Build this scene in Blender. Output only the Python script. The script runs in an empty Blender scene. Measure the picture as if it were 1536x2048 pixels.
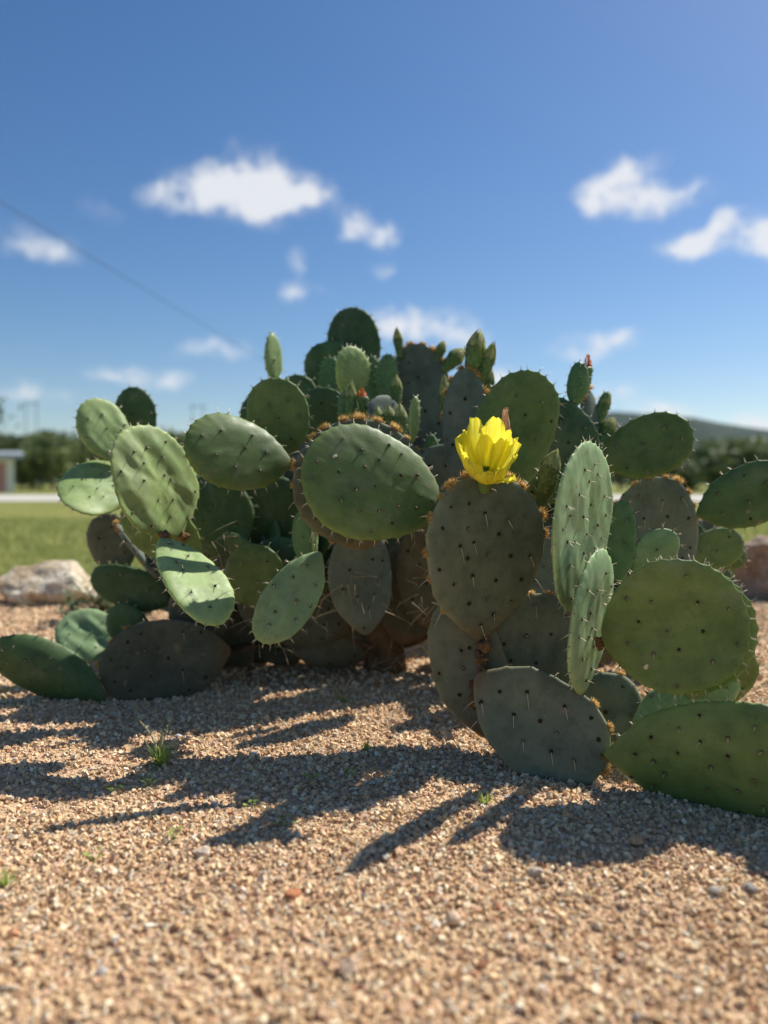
import bpy, math, random
import numpy as np
from mathutils import Vector, Matrix
sc = bpy.context.scene
C = sc.collection
PI = math.pi
random.seed(7)
RNG = np.random.RandomState(7)

# ------------------------------------------------------------------ camera
CAM_H, FPX, HORIZON = 0.50, 1539.0, 968.0
PITCH = -math.atan((1024 - HORIZON) / FPX)
cam_d = bpy.data.cameras.new('camera'); cam = bpy.data.objects.new('camera', cam_d); C.objects.link(cam)
cam.location = (0, 0, CAM_H); cam.rotation_euler = (PI / 2 + PITCH, 0, 0)
cam_d.sensor_fit = 'VERTICAL'; cam_d.sensor_height = 34.6; cam_d.lens = 26.0
cam_d.clip_start = 0.02; cam_d.clip_end = 6000
cam_d.dof.use_dof = True; cam_d.dof.focus_distance = 1.32; cam_d.dof.aperture_fstop = 1.9
sc.camera = cam

# ------------------------------------------------------------------ light
SUN = Vector((0.66, 0.54, 1.0)).normalized()
SUN_EL = math.asin(SUN.z); SUN_AZ = math.atan2(SUN.x, SUN.y)
sl = bpy.data.lights.new('sun', 'SUN'); sl.energy = 5.0; sl.angle = math.radians(0.53); sl.color = (1.0, 0.95, 0.87)
so = bpy.data.objects.new('sun', sl); C.objects.link(so)
so.rotation_euler = (-SUN).to_track_quat('-Z', 'Y').to_euler(); so.location = (3, 2, 6)
sc.view_settings.view_transform = 'Standard'; sc.view_settings.look = 'None'
sc.view_settings.exposure = 0.42; sc.view_settings.gamma = 1.0
sc.view_settings.use_curve_mapping = False
sc.cycles.use_denoising = True
sc.cycles.max_bounces = 7; sc.cycles.diffuse_bounces = 4; sc.cycles.glossy_bounces = 2
sc.cycles.transparent_max_bounces = 8
sc.cycles.sample_clamp_indirect = 6

CP, SP = math.cos(PITCH), math.sin(PITCH)
def ray(px, py):
    """direction of a photograph point, scaled so that y == 1"""
    cx = (px - 768) / FPX; cz = -(py - 1024) / FPX
    y = CP - cz * SP; z = SP + cz * CP
    return Vector((cx / y, 1.0, z / y))
def at(px, py, Y):
    r = ray(px, py) * Y
    return Vector((r.x, Y, CAM_H + r.z))
def ground_at(px, py, z=0.0):
    r = ray(px, py); Y = (z - CAM_H) / r.z
    return Vector((r.x * Y, Y, z))

# ------------------------------------------------------------------ world: sky with cumulus
w = bpy.data.worlds.new('World'); sc.world = w; w.use_nodes = True
nt = w.node_tree; nt.nodes.clear()
N = nt.nodes.new; L = nt.links.new
out = N('ShaderNodeOutputWorld'); bg = N('ShaderNodeBackground'); bg.inputs['Strength'].default_value = 0.080
sky = N('ShaderNodeTexSky'); sky.sky_type = 'NISHITA'; sky.sun_disc = False
sky.sun_elevation = SUN_EL; sky.sun_rotation = SUN_AZ; sky.altitude = 300
sky.air_density = 1.0; sky.dust_density = 0.6; sky.ozone_density = 2.2
tc = N('ShaderNodeTexCoord')
def vm(op, a=None, b=None, **k):
    n = N('ShaderNodeVectorMath'); n.operation = op
    for i, v in enumerate((a, b)):
        if v is None: continue
        if hasattr(v, 'links'): L(v, n.inputs[i])
        else: n.inputs[i].default_value = v
    return n
def ma(op, a=None, b=None, clamp=False):
    n = N('ShaderNodeMath'); n.operation = op; n.use_clamp = clamp
    for i, v in enumerate((a, b)):
        if v is None: continue
        if hasattr(v, 'links'): L(v, n.inputs[i])
        else: n.inputs[i].default_value = v
    return n.outputs[0]
def wnoise(vec, scale, detail, rough=0.55):
    n = N('ShaderNodeTexNoise'); n.inputs['Scale'].default_value = scale; n.inputs['Detail'].default_value = detail
    n.inputs['Roughness'].default_value = rough; L(vec, n.inputs['Vector']); return n
V = tc.outputs['Generated']
n1 = wnoise(V, 13, 6, .6)
off = vm('SUBTRACT', n1.outputs['Color'], (0.5, 0.5, 0.5))
off2 = vm('MULTIPLY', off.outputs[0], (0.075, 0.02, 0.06))
VD = vm('ADD', V, off2.outputs[0]).outputs[0]
# cloud puffs: (px, py, half width px, half height px, density)
PUFFS = [(330,398,60,26,.75),(420,375,85,45,1.0),(505,365,95,58,1.1),(585,388,85,45,1.05),(640,392,45,24,.7),(530,425,60,34,.85),
 (710,440,36,36,.95),(755,468,38,24,.8),(775,485,20,20,.5),(593,525,32,22,.55),(575,578,38,26,.65),(770,535,28,18,.45),(640,575,22,14,.3),
 (30,475,60,36,.52),(105,500,45,26,.48),(195,425,40,24,.3),(435,698,85,24,.85),(310,755,62,26,.9),(215,752,48,22,.75),(40,782,80,22,.75),
 (1240,370,75,50,.95),(1195,375,45,32,.6),(1300,400,60,30,.8),(1375,385,45,18,.7),(1245,335,26,24,.6),
 (1480,465,75,38,1.0),(1375,488,48,24,.9),(1435,450,28,28,.5),(1560,475,60,36,.9),
 (830,640,75,42,1.1),(900,665,70,44,1.0),(770,655,45,34,.6),(960,690,40,26,.6),(1200,692,82,30,1.05),(1000,752,55,30,.95),
 (1245,782,48,20,.95),(1320,812,64,20,.8),(1515,845,55,24,1.0),(1380,830,45,16,.7),(1540,760,30,16,.4),(690,650,30,24,.25),(90,705,60,14,.18)]
dens = None
for (px, py, hw, hh, dn) in PUFFS:
    c = ray(px, py).normalized()
    s = vm('SUBTRACT', VD, tuple(c))
    m = vm('MULTIPLY', s.outputs[0], (FPX / hw / 1.06, 3.0, FPX / hh / 1.06))
    ln = N('ShaderNodeVectorMath'); ln.operation = 'LENGTH'; L(m.outputs[0], ln.inputs[0])
    v = ma('MULTIPLY', ma('SUBTRACT', 1.15, ln.outputs['Value'], clamp=True), dn)
    dens = v if dens is None else ma('ADD', dens, v)
n2 = wnoise(V, 22, 5, 0.6)
dens = ma('ADD', dens, ma('MULTIPLY', ma('SUBTRACT', n2.outputs['Fac'], 0.55), ma('MULTIPLY', dens, 3.6)))
# the same kind of small cumulus all round the rest of the sky
sep = N('ShaderNodeSeparateXYZ'); L(V, sep.inputs[0])
zz = ma('ADD', ma('MAXIMUM', sep.outputs['Z'], 0.0), 0.12)
pl = N('ShaderNodeCombineXYZ'); L(ma('DIVIDE', sep.outputs['X'], zz), pl.inputs[0]); L(ma('DIVIDE', sep.outputs['Y'], zz), pl.inputs[1])
n3 = wnoise(pl.outputs[0], 1.3, 6, 0.5)
rest = ma('MULTIPLY', ma('SUBTRACT', n3.outputs['Fac'], 0.60, clamp=True), 9.0)
front = vm('DOT_PRODUCT', V, (0, 1, 0)).outputs['Value']
rest = ma('MULTIPLY', rest, ma('MULTIPLY', ma('SUBTRACT', 0.72, front, clamp=True), 8.0, clamp=True))
dens = ma('ADD', dens, rest)
mr = N('ShaderNodeMapRange'); mr.interpolation_type = 'SMOOTHSTEP'; L(dens, mr.inputs['Value'])
mr.inputs['From Min'].default_value = 0.02; mr.inputs['From Max'].default_value = 1.25
mr.inputs['To Max'].default_value = 0.92
above = ma('MULTIPLY', ma('GREATER_THAN', sep.outputs['Z'], 0.0), mr.outputs['Result'])
mixc = N('ShaderNodeMix'); mixc.data_type = 'RGBA'; L(above, mixc.inputs['Factor'])
hs = N('ShaderNodeHueSaturation'); hs.inputs['Saturation'].default_value = 1.27; hs.inputs['Hue'].default_value = 0.503; L(sky.outputs[0], hs.inputs['Color'])
L(hs.outputs[0], mixc.inputs['A']); mixc.inputs['B'].default_value = (7.9, 8.05, 8.4, 1)
L(mixc.outputs['Result'], bg.inputs['Color']); L(bg.outputs[0], out.inputs[0])

# ------------------------------------------------------------------ helpers
def noise3(x, y, z=0.0, seed=0):
    """smooth value noise, numpy, about -1..1"""
    x = np.asarray(x, float); y = np.asarray(y, float); z = np.asarray(z, float) + np.zeros_like(x)
    xi, yi, zi = np.floor(x).astype(np.int64), np.floor(y).astype(np.int64), np.floor(z).astype(np.int64)
    fx, fy, fz = x - xi, y - yi, z - zi
    fx, fy, fz = [f * f * (3 - 2 * f) for f in (fx, fy, fz)]
    def h(a, b, c):
        n = (a * 374761393 + b * 668265263 + c * 2147483647 + seed * 1274126177) & 0xffffffff
        n = ((n ^ (n >> 13)) * 1274126177) & 0xffffffff
        return ((n ^ (n >> 16)) & 0xffff) / 32767.5 - 1
    r = 0
    for dx in (0, 1):
        for dy in (0, 1):
            for dz in (0, 1):
                r = r + h(xi + dx, yi + dy, zi + dz) * (fx if dx else 1 - fx) * (fy if dy else 1 - fy) * (fz if dz else 1 - fz)
    return r
def fbm(x, y, z=0.0, seed=0, oct=4):
    r = 0; a = 1
    for k in range(oct):
        r = r + a * noise3(x * 2 ** k, y * 2 ** k, np.asarray(z) * 2 ** k, seed + k); a *= .5
    return r

class MB:
    """collects triangles/quads, then becomes ONE mesh"""
    def __init__(s): s.v = []; s.f = []; s.m = []; s.n = 0
    def add(s, verts, faces, mat=0):
        verts = np.asarray(verts, float)
        s.v.append(verts); s.f += [tuple(i + s.n for i in f) for f in faces]
        s.m += ([mat] * len(faces)) if isinstance(mat, int) else list(mat)
        s.n += len(verts)
    def tube(s, pts, rad, seg=5, mat=0, cap=True):
        pts = [Vector(p) for p in pts]; vs = []; n = len(pts)
        for i, p in enumerate(pts):
            d = (pts[min(i + 1, n - 1)] - pts[max(i - 1, 0)]).normalized()
            a = d.orthogonal().normalized() if i == 0 else (a - d * a.dot(d)).normalized()
            b = d.cross(a); r = rad[i] if hasattr(rad, '__len__') else rad
            for k in range(seg):
                t = 2 * PI * k / seg; vs.append(p + (a * math.cos(t) + b * math.sin(t)) * r)
        fs = [(i * seg + k, i * seg + (k + 1) % seg, (i + 1) * seg + (k + 1) % seg, (i + 1) * seg + k) for i in range(n - 1) for k in range(seg)]
        if cap: fs += [tuple(range(seg))[::-1], tuple((n - 1) * seg + k for k in range(seg))]
        s.add(vs, fs, mat)
    def box(s, lo, hi, mat=0):
        x0, y0, z0 = lo; x1, y1, z1 = hi
        s.add([(x0,y0,z0),(x1,y0,z0),(x1,y1,z0),(x0,y1,z0),(x0,y0,z1),(x1,y0,z1),(x1,y1,z1),(x0,y1,z1)],
              [(0,3,2,1),(4,5,6,7),(0,1,5,4),(1,2,6,5),(2,3,7,6),(3,0,4,7)], mat)
    def spike(s, p, d, ln, r, bend=None, mat=0, seg=3, steps=1):
        """a thin pointed needle, optionally bent"""
        p = Vector(p); d = Vector(d).normalized(); a = d.orthogonal().normalized(); b = d.cross(a)
        vs = []
        for i in range(steps):
            t = i / steps; q = p + d * ln * t + (Vector(bend) * t * t * ln if bend else Vector())
            for k in range(seg):
                an = 2 * PI * k / seg; vs.append(q + (a * math.cos(an) + b * math.sin(an)) * r * (1 - t * .8))
        vs.append(p + d * ln + (Vector(bend) * ln if bend else Vector()))
        fs = [(i * seg + k, i * seg + (k + 1) % seg, (i + 1) * seg + (k + 1) % seg, (i + 1) * seg + k) for i in range(steps - 1) for k in range(seg)]
        o = (steps - 1) * seg
        fs += [(o + k, o + (k + 1) % seg, steps * seg) for k in range(seg)]
        s.add(vs, fs, mat)
    def build(s, name, mats, parent=None, smooth=True, loc=None):
        me = bpy.data.meshes.new(name)
        vv = np.concatenate(s.v) if s.v else np.zeros((0, 3))
        me.from_pydata(vv.tolist(), [], s.f)
        for m in (mats if isinstance(mats, (list, tuple)) else [mats]): me.materials.append(m)
        if len(me.materials) > 1: me.polygons.foreach_set('material_index', s.m)
        if smooth: me.polygons.foreach_set('use_smooth', [True] * len(me.polygons))
        me.update()
        return link(name, me, parent, loc)
def link(name, me, parent=None, loc=None):
    o = bpy.data.objects.new(name, me); C.objects.link(o)
    if parent: o.parent = parent
    if loc is not None: o.location = loc
    return o
def mesh_np(name, verts, tris, mats, smooth=False, col=None):
    me = bpy.data.meshes.new(name)
    nv, nf = len(verts), len(tris); k = tris.shape[1]
    me.vertices.add(nv); me.vertices.foreach_set('co', np.ascontiguousarray(verts, dtype=np.float32).ravel())
    me.loops.add(nf * k); me.loops.foreach_set('vertex_index', tris.astype(np.int32).ravel())
    me.polygons.add(nf); me.polygons.foreach_set('loop_start', np.arange(0, nf * k, k, dtype=np.int32))
    me.polygons.foreach_set('loop_total', np.full(nf, k, dtype=np.int32))
    me.polygons.foreach_set('use_smooth', np.full(nf, smooth))
    for m in (mats if isinstance(mats, (list, tuple)) else [mats]): me.materials.append(m)
    if col is not None:
        a = me.color_attributes.new('tone', 'FLOAT_COLOR', 'POINT')
        a.data.foreach_set('color', np.ascontiguousarray(col, dtype=np.float32).ravel())
    me.update(calc_edges=True); me.validate()
    return me
def tag(o, label=None, cat=None, group=None, kind=None):
    if label: o['label'] = label
    if cat: o['category'] = cat
    if group: o['group'] = group
    if kind: o['kind'] = kind
    return o
def empty(name, loc=(0, 0, 0), **k):
    o = bpy.data.objects.new(name, None); o.empty_display_size = .1; C.objects.link(o); o.location = loc
    return tag(o, **k)
def copy_tree(o, parent=None):
    c = o.copy(); C.objects.link(c); c.parent = parent
    for ch in list(o.children): copy_tree(ch, c)
    return c

# ------------------------------------------------------------------ materials
def mat(name):
    m = bpy.data.materials.new(name); m.use_nodes = True
    t = m.node_tree; b = t.nodes['Principled BSDF']
    return m, t, b
def tn(t, kind, **k):
    n = t.nodes.new(kind)
    for a, v in k.items():
        if a in n.inputs: n.inputs[a].default_value = v
        else: setattr(n, a, v)
    return n
def noise_n(t, scale, detail=4, rough=.55, coord='Object', src=None, stretch=None):
    tcn = src or tn(t, 'ShaderNodeTexCoord').outputs[coord]
    if stretch:
        mp = tn(t, 'ShaderNodeMapping'); mp.inputs['Scale'].default_value = stretch; t.links.new(tcn, mp.inputs[0]); tcn = mp.outputs[0]
    n = t.nodes.new('ShaderNodeTexNoise'); n.inputs['Scale'].default_value = scale; n.inputs['Detail'].default_value = detail
    n.inputs['Roughness'].default_value = rough; t.links.new(tcn, n.inputs['Vector']); return n
def ramp(t, fac, stops):
    r = t.nodes.new('ShaderNodeValToRGB'); e = r.color_ramp.elements
    while len(e) > 1: e.remove(e[-1])
    e[0].position = stops[0][0]; e[0].color = (*stops[0][1], 1)
    for p, c in stops[1:]:
        q = e.new(p); q.color = (*c, 1)
    t.links.new(fac, r.inputs[0]); return r.outputs[0]
def mixn(t, a, b, f, mode='MIX'):
    m = t.nodes.new('ShaderNodeMix'); m.data_type = 'RGBA'; m.blend_type = mode
    for nm, v in (('A', a), ('B', b), ('Factor', f)):
        if hasattr(v, 'links'): t.links.new(v, m.inputs[nm])
        else: m.inputs[nm].default_value = v if nm == 'Factor' else (*v, 1)
    return m.outputs['Result']
def bump(t, b, h, strength, dist):
    n = t.nodes.new('ShaderNodeBump'); n.inputs['Strength'].default_value = strength; n.inputs['Distance'].default_value = dist
    t.links.new(h, n.inputs['Height']); t.links.new(n.outputs[0], b.inputs['Normal']); return n
def simple(name, c1, c2=None, scale=30, rough=.6, spec=.3, bump_s=0, bump_d=.001, bscale=None):
    m, t, b = mat(name); b.inputs['Roughness'].default_value = rough; b.inputs['Specular IOR Level'].default_value = spec
    if c2:
        n = noise_n(t, scale); col = ramp(t, n.outputs['Fac'], [(.3, c1), (.7, c2)]); t.links.new(col, b.inputs['Base Color'])
        if bump_s: bump(t, b, noise_n(t, bscale or scale * 3).outputs['Fac'], bump_s, bump_d)
    else: b.inputs['Base Color'].default_value = (*c1, 1)
    return m

def pad_material(name, ca, cb, cc, cork=(.16, .085, .04), rough=.5, spec=.28, speck=(.03, .035, .02)):
    m, t, b = mat(name)
    oi = tn(t, 'ShaderNodeObjectInfo')
    co = tn(t, 'ShaderNodeTexCoord').outputs['Object']
    add = tn(t, 'ShaderNodeVectorMath', operation='ADD'); t.links.new(co, add.inputs[0])
    sc_ = tn(t, 'ShaderNodeVectorMath', operation='SCALE'); sc_.inputs[0].default_value = (3, 5, 7); t.links.new(oi.outputs['Random'], sc_.inputs['Scale'])
    t.links.new(sc_.outputs[0], add.inputs[1]); src = add.outputs[0]
    n = noise_n(t, 9, 5, .6, src=src)
    col = ramp(t, n.outputs['Fac'], [(.28, ca), (.52, cb), (.75, cc)])
    hv = tn(t, 'ShaderNodeHueSaturation'); t.links.new(col, hv.inputs['Color'])
    mr = tn(t, 'ShaderNodeMapRange'); t.links.new(oi.outputs['Random'], mr.inputs[0]); mr.inputs['To Min'].default_value = .85; mr.inputs['To Max'].default_value = 1.18
    t.links.new(mr.outputs[0], hv.inputs['Value'])
    # fibrous streaks along the pad
    st = noise_n(t, 28, 4, .6, src=src, stretch=(1, .22, 1))
    col = mixn(t, hv.outputs[0], mixn(t, hv.outputs[0], (1.25, 1.2, 1.1), 1.0, 'MULTIPLY'), ramp(t, st.outputs['Fac'], [(.42, (0, 0, 0)), (.7, (.75, .75, .75))]))
    # small scars and specks
    sp = noise_n(t, 260, 2, .5, src=src)
    col = mixn(t, col, speck, ramp(t, sp.outputs['Fac'], [(.66, (0, 0, 0)), (.74, (.6, .6, .6))]))
    bl = noise_n(t, 34, 3, .5, src=src)
    col = mixn(t, col, (.24, .19, .11), ramp(t, bl.outputs['Fac'], [(.685, (0, 0, 0)), (.72, (.7, .7, .7))]))
    at_ = tn(t, 'ShaderNodeAttribute', attribute_name='tone')
    sepc = tn(t, 'ShaderNodeSeparateColor'); t.links.new(at_.outputs['Color'], sepc.inputs[0])
    nb = noise_n(t, 40, 4, .6, src=src)
    mlt = tn(t, 'ShaderNodeMath', operation='MULTIPLY'); t.links.new(sepc.outputs['Red'], mlt.inputs[0])
    mr2 = tn(t, 'ShaderNodeMapRange'); t.links.new(nb.outputs['Fac'], mr2.inputs[0]); mr2.inputs['From Min'].default_value = .3; mr2.inputs['From Max'].default_value = .7; mr2.inputs['To Min'].default_value = .5; mr2.inputs['To Max'].default_value = 1.5
    t.links.new(mr2.outputs[0], mlt.inputs[1]); mlt.use_clamp = True
    col = mixn(t, col, cork, mlt.outputs[0])
    # darker ring round each areole
    col = mixn(t, col, (.035, .04, .022), sepc.outputs['Green'])
    col = mixn(t, col, mixn(t, col, (1.7, 1.55, 1.35), 1.0, 'MULTIPLY'), sepc.outputs['Blue'])
    # broad mottling, waxy bloom and dusty patches
    mo = noise_n(t, 22, 6, .7, src=src)
    col = mixn(t, col, mixn(t, col, (.66, .70, .68), 1.0, 'MULTIPLY'), ramp(t, mo.outputs['Fac'], [(.35, (.9, .9, .9)), (.55, (0, 0, 0))]))
    dn = noise_n(t, 12, 6, .75, src=src, stretch=(1, .5, 1))
    col = mixn(t, col, (.27, .27, .21), ramp(t, dn.outputs['Fac'], [(.52, (0, 0, 0)), (.75, (.38, .38, .38))]))
    t.links.new(col, b.inputs['Base Color'])
    rr = ramp(t, nb.outputs['Fac'], [(.3, (rough - .07,) * 3), (.7, (rough + .14,) * 3)]); t.links.new(rr, b.inputs['Roughness'])
    b.inputs['Specular IOR Level'].default_value = spec
    ad = tn(t, 'ShaderNodeMath', operation='ADD')
    t.links.new(noise_n(t, 420, 3, .6, src=src).outputs['Fac'], ad.inputs[0])
    m2 = tn(t, 'ShaderNodeMath', operation='MULTIPLY'); m2.inputs[1].default_value = 3.0; t.links.new(st.outputs['Fac'], m2.inputs[0]); t.links.new(m2.outputs[0], ad.inputs[1])
    bump(t, b, ad.outputs[0], .35, .0006)
    return m
M = {}
M['g'] = pad_material('green_pad_skin', (.088, .142, .040), (.114, .178, .050), (.145, .205, .062))
M['d'] = pad_material('shaded_green_pad_skin', (.046, .090, .034), (.064, .116, .042), (.084, .14, .05))  # darker green for pads in shade, the shade put into the colour
M['l'] = pad_material('sunlit_green_pad_skin', (.18, .285, .135), (.225, .335, .165), (.275, .375, .19), rough=.5)  # paler green for pads facing the sun, sunlight put into the colour
M['o'] = pad_material('grey_pad_skin', (.090, .122, .104), (.118, .150, .124), (.15, .178, .142), rough=.62, spec=.2, cork=(.16, .105, .06))
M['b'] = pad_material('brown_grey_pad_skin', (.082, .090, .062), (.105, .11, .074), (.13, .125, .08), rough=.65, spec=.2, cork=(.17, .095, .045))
M['m'] = pad_material('weathered_pad_skin', (.110, .130, .088), (.138, .158, .105), (.168, .184, .120), cork=(.17, .105, .055), rough=.62, spec=.2)
M['c'] = pad_material('young_pad_skin', (.075, .15, .055), (.10, .19, .07), (.13, .22, .085))
M['k'] = pad_material('bright_sunlit_pad_skin', (.22, .32, .11), (.27, .37, .13), (.31, .40, .155))  # brightest skin, for sunlit pads only; the sun is in its colour
M['spine'] = simple('pale_spine', (.74, .67, .50), (.50, .40, .26), 60, .45, .4)
M['spine_dark'] = simple('brown_spine', (.12, .085, .05), (.24, .17, .10), 60, .5)
M['areole_dark'] = simple('dark_areole', (.022, .018, .012), (.06, .04, .02), 900, .9, .1)
M['areole_tan'] = simple('tan_areole', (.20, .14, .08), (.33, .25, .16), 900, .9, .1)
M['glochid'] = simple('golden_glochids', (.62, .36, .08), (.74, .48, .16), 200, .6, .2)
M['rust'] = simple('rusty_glochids', (.22, .075, .02), (.34, .14, .04), 200, .7, .2)
M['cork'] = simple('corky_bark', (.085, .050, .028), (.19, .115, .06), 18, .9, .1, .8, .01, 30)
M['straw'] = simple('dry_straw', (.34, .26, .15), (.50, .42, .28), 30, .8, .1)

def leafy(name, c1, c2, trans=.35, scale=20, rough=.6):
    m, t, b = mat(name)
    n = noise_n(t, scale); col = ramp(t, n.outputs['Fac'], [(.3, c1), (.7, c2)])
    t.links.new(col, b.inputs['Base Color']); b.inputs['Roughness'].default_value = rough; b.inputs['Specular IOR Level'].default_value = .25
    tr = tn(t, 'ShaderNodeBsdfTranslucent'); t.links.new(col, tr.inputs[0])
    mx = tn(t, 'ShaderNodeMixShader'); mx.inputs[0].default_value = trans
    t.links.new(b.outputs[0], mx.inputs[1]); t.links.new(tr.outputs[0], mx.inputs[2])
    t.links.new(mx.outputs[0], t.nodes['Material Output'].inputs[0])
    return m
M['sepal'] = leafy('bud_sepal', (.30, .34, .10), (.50, .48, .20), .25, 60)
M['sepal_green'] = leafy('green_sepal', (.10, .18, .045), (.20, .27, .08), .2, 60)
M['wilt'] = leafy('withered_petal', (.50, .12, .03), (.66, .25, .09), .25, 90)
M['wilt_pink'] = leafy('withered_pink_petal', (.62, .33, .20), (.75, .47, .28), .25, 90)
M['grass'] = leafy('lawn_blade', (.30, .34, .10), (.46, .46, .17), .35, 3)
M['weed'] = leafy('weed_leaf', (.26, .38, .07), (.50, .58, .17), .4, 12)
M['weed_pale'] = leafy('grey_weed_leaf', (.16, .22, .11), (.27, .33, .18), .35, 12)
M['seed'] = leafy('seed_head', (.42, .40, .20), (.58, .54, .32), .3, 60)
M['leaf_a'] = leafy('tree_leaf', (.055, .088, .026), (.12, .16, .052), .3, 1.2)
M['leaf_b'] = leafy('light_tree_leaf', (.09, .13, .035), (.17, .205, .065), .3, 1.0)
M['bark'] = simple('tree_bark', (.07, .055, .04), (.15, .12, .09), 6, .9, .1)

# petal: yellow, thin, veined
m, t, b = mat('yellow_petal'); M['petal'] = m
cx = tn(t, 'ShaderNodeAttribute', attribute_name='tone')
vn = noise_n(t, 1.0, 4, .6, src=cx.outputs['Vector'], stretch=(22, 1.6, 1))
col = ramp(t, vn.outputs['Fac'], [(.30, (.88, .74, .03)), (.50, (.95, .86, .07)), (.72, (.97, .93, .20))])
sx = tn(t, 'ShaderNodeSeparateXYZ'); t.links.new(cx.outputs['Vector'], sx.inputs[0])
col = mixn(t, (.62, .60, .03), col, ramp(t, sx.outputs['Y'], [(0, (0, 0, 0)), (.35, (1, 1, 1))]))
t.links.new(col, b.inputs['Base Color']); b.inputs['Roughness'].default_value = .42; b.inputs['Specular IOR Level'].default_value = .3
bump(t, b, vn.outputs['Fac'], .5, .0012)
tr = tn(t, 'ShaderNodeBsdfTranslucent'); t.links.new(col, tr.inputs[0])
mx = tn(t, 'ShaderNodeMixShader'); mx.inputs[0].default_value = .5
t.links.new(b.outputs[0], mx.inputs[1]); t.links.new(tr.outputs[0], mx.inputs[2]); t.links.new(mx.outputs[0], t.nodes['Material Output'].inputs[0])

# gravel stones: colour per stone, grain in the shader
m, t, b = mat('gravel_stone'); M['stone'] = m
at_ = tn(t, 'ShaderNodeAttribute', attribute_name='tone')
n = noise_n(t, 330, 3, .6)
col = mixn(t, at_.outputs['Color'], ramp(t, n.outputs['Fac'], [(.3, (.62, .58, .55)), (.7, (1.28, 1.26, 1.22))]), 1.0, 'MULTIPLY')
t.links.new(col, b.inputs['Base Color']); b.inputs['Roughness'].default_value = .88; b.inputs['Specular IOR Level'].default_value = .15
bump(t, b, noise_n(t, 700, 3).outputs['Fac'], .6, .0012)
# gravel bed under the stones and beyond them
m, t, b = mat('gravel_ground'); M['bed'] = m
co = tn(t, 'ShaderNodeTexCoord').outputs['Object']
vo = tn(t, 'ShaderNodeTexVoronoi', Scale=210.0); t.links.new(co, vo.inputs['Vector'])
sp_ = tn(t, 'ShaderNodeSeparateColor'); t.links.new(vo.outputs['Color'], sp_.inputs[0])
col = ramp(t, sp_.outputs['Red'], [(0, (.42, .27, .16)), (.35, (.54, .36, .22)), (.7, (.64, .45, .29)), (1, (.76, .58, .40))])
big = noise_n(t, 2.2, 5); col = mixn(t, col, ramp(t, big.outputs['Fac'], [(.3, (.80, .76, .72)), (.7, (1.1, 1.08, 1.05))]), 1.0, 'MULTIPLY')
t.links.new(col, b.inputs['Base Color']); b.inputs['Roughness'].default_value = .95; b.inputs['Specular IOR Level'].default_value = .1
iv = tn(t, 'ShaderNodeMath', operation='MULTIPLY'); iv.inputs[1].default_value = -1; t.links.new(vo.outputs['Distance'], iv.inputs[0])
bump(t, b, iv.outputs[0], 1.0, .004)
# lawn
m, t, b = mat('lawn_ground'); M['lawn'] = m
co = tn(t, 'ShaderNodeTexCoord').outputs['Object']
n = noise_n(t, .55, 6, .6, src=co); n2_ = noise_n(t, 14, 4, .7, src=co)
col = ramp(t, n.outputs['Fac'], [(.3, (.17, .19, .05)), (.55, (.24, .245, .07)), (.75, (.28, .27, .10))])
col = mixn(t, col, ramp(t, n2_.outputs['Fac'], [(.3, (.6, .6, .55)), (.7, (1.25, 1.25, 1.2))]), 1.0, 'MULTIPLY')
t.links.new(col, b.inputs['Base Color']); b.inputs['Roughness'].default_value = .95; b.inputs['Specular IOR Level'].default_value = .1
bump(t, b, n2_.outputs['Fac'], 1.0, .04)
# limestone
def stone_mat(name, cs, scale=7):
    m, t, b = mat(name)
    n = noise_n(t, scale, 7, .62); n2_ = noise_n(t, scale * 7, 5, .6)
    col = ramp(t, n.outputs['Fac'], cs)
    col = mixn(t, col, ramp(t, n2_.outputs['Fac'], [(.35, (.6, .56, .5)), (.6, (1.1, 1.1, 1.1))]), .8, 'MULTIPLY')
    t.links.new(col, b.inputs['Base Color']); b.inputs['Roughness'].default_value = .9; b.inputs['Specular IOR Level'].default_value = .15
    bump(t, b, n2_.outputs['Fac'], .9, .02); return m
M['lime'] = stone_mat('limestone', [(.30, (.46, .31, .18)), (.44, (.60, .48, .33)), (.58, (.72, .64, .50)), (.75, (.80, .75, .64))])
M['lime_brown'] = stone_mat('weathered_limestone', [(.3, (.20, .13, .09)), (.5, (.36, .27, .20)), (.7, (.50, .43, .35))])
M['hill'] = simple('wooded_hill', (.024, .044, .036), (.050, .074, .052), .012, .95, .05, 1.0, 6.0, .05)  # blue haze of distance is put into the foliage colour
M['road'] = simple('pale_road', (.46, .43, .39), (.56, .53, .49), .6, .9, .1)
M['white_wall'] = simple('white_block_wall', (.72, .69, .64), (.80, .78, .73), 2, .8, .2)
M['pink'] = simple('faded_pink_panel', (.48, .22, .21), (.56, .30, .28), 2, .7)
M['roof'] = simple('grey_metal_roof', (.30, .33, .36), (.38, .41, .44), 2, .45, .5)
M['pole'] = simple('weathered_pole', (.12, .10, .085), (.20, .17, .14), 3, .9)
M['wire'] = simple('black_wire', (.03, .03, .035), None, 1, .6)

# ------------------------------------------------------------------ ground
def gh(x, y):
    """relief of the gravel bed"""
    return .006 + .007 * noise3(x * 4, y * 4, 0, 3) + .0035 * noise3(x * 13, y * 13, 0, 5)
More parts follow.
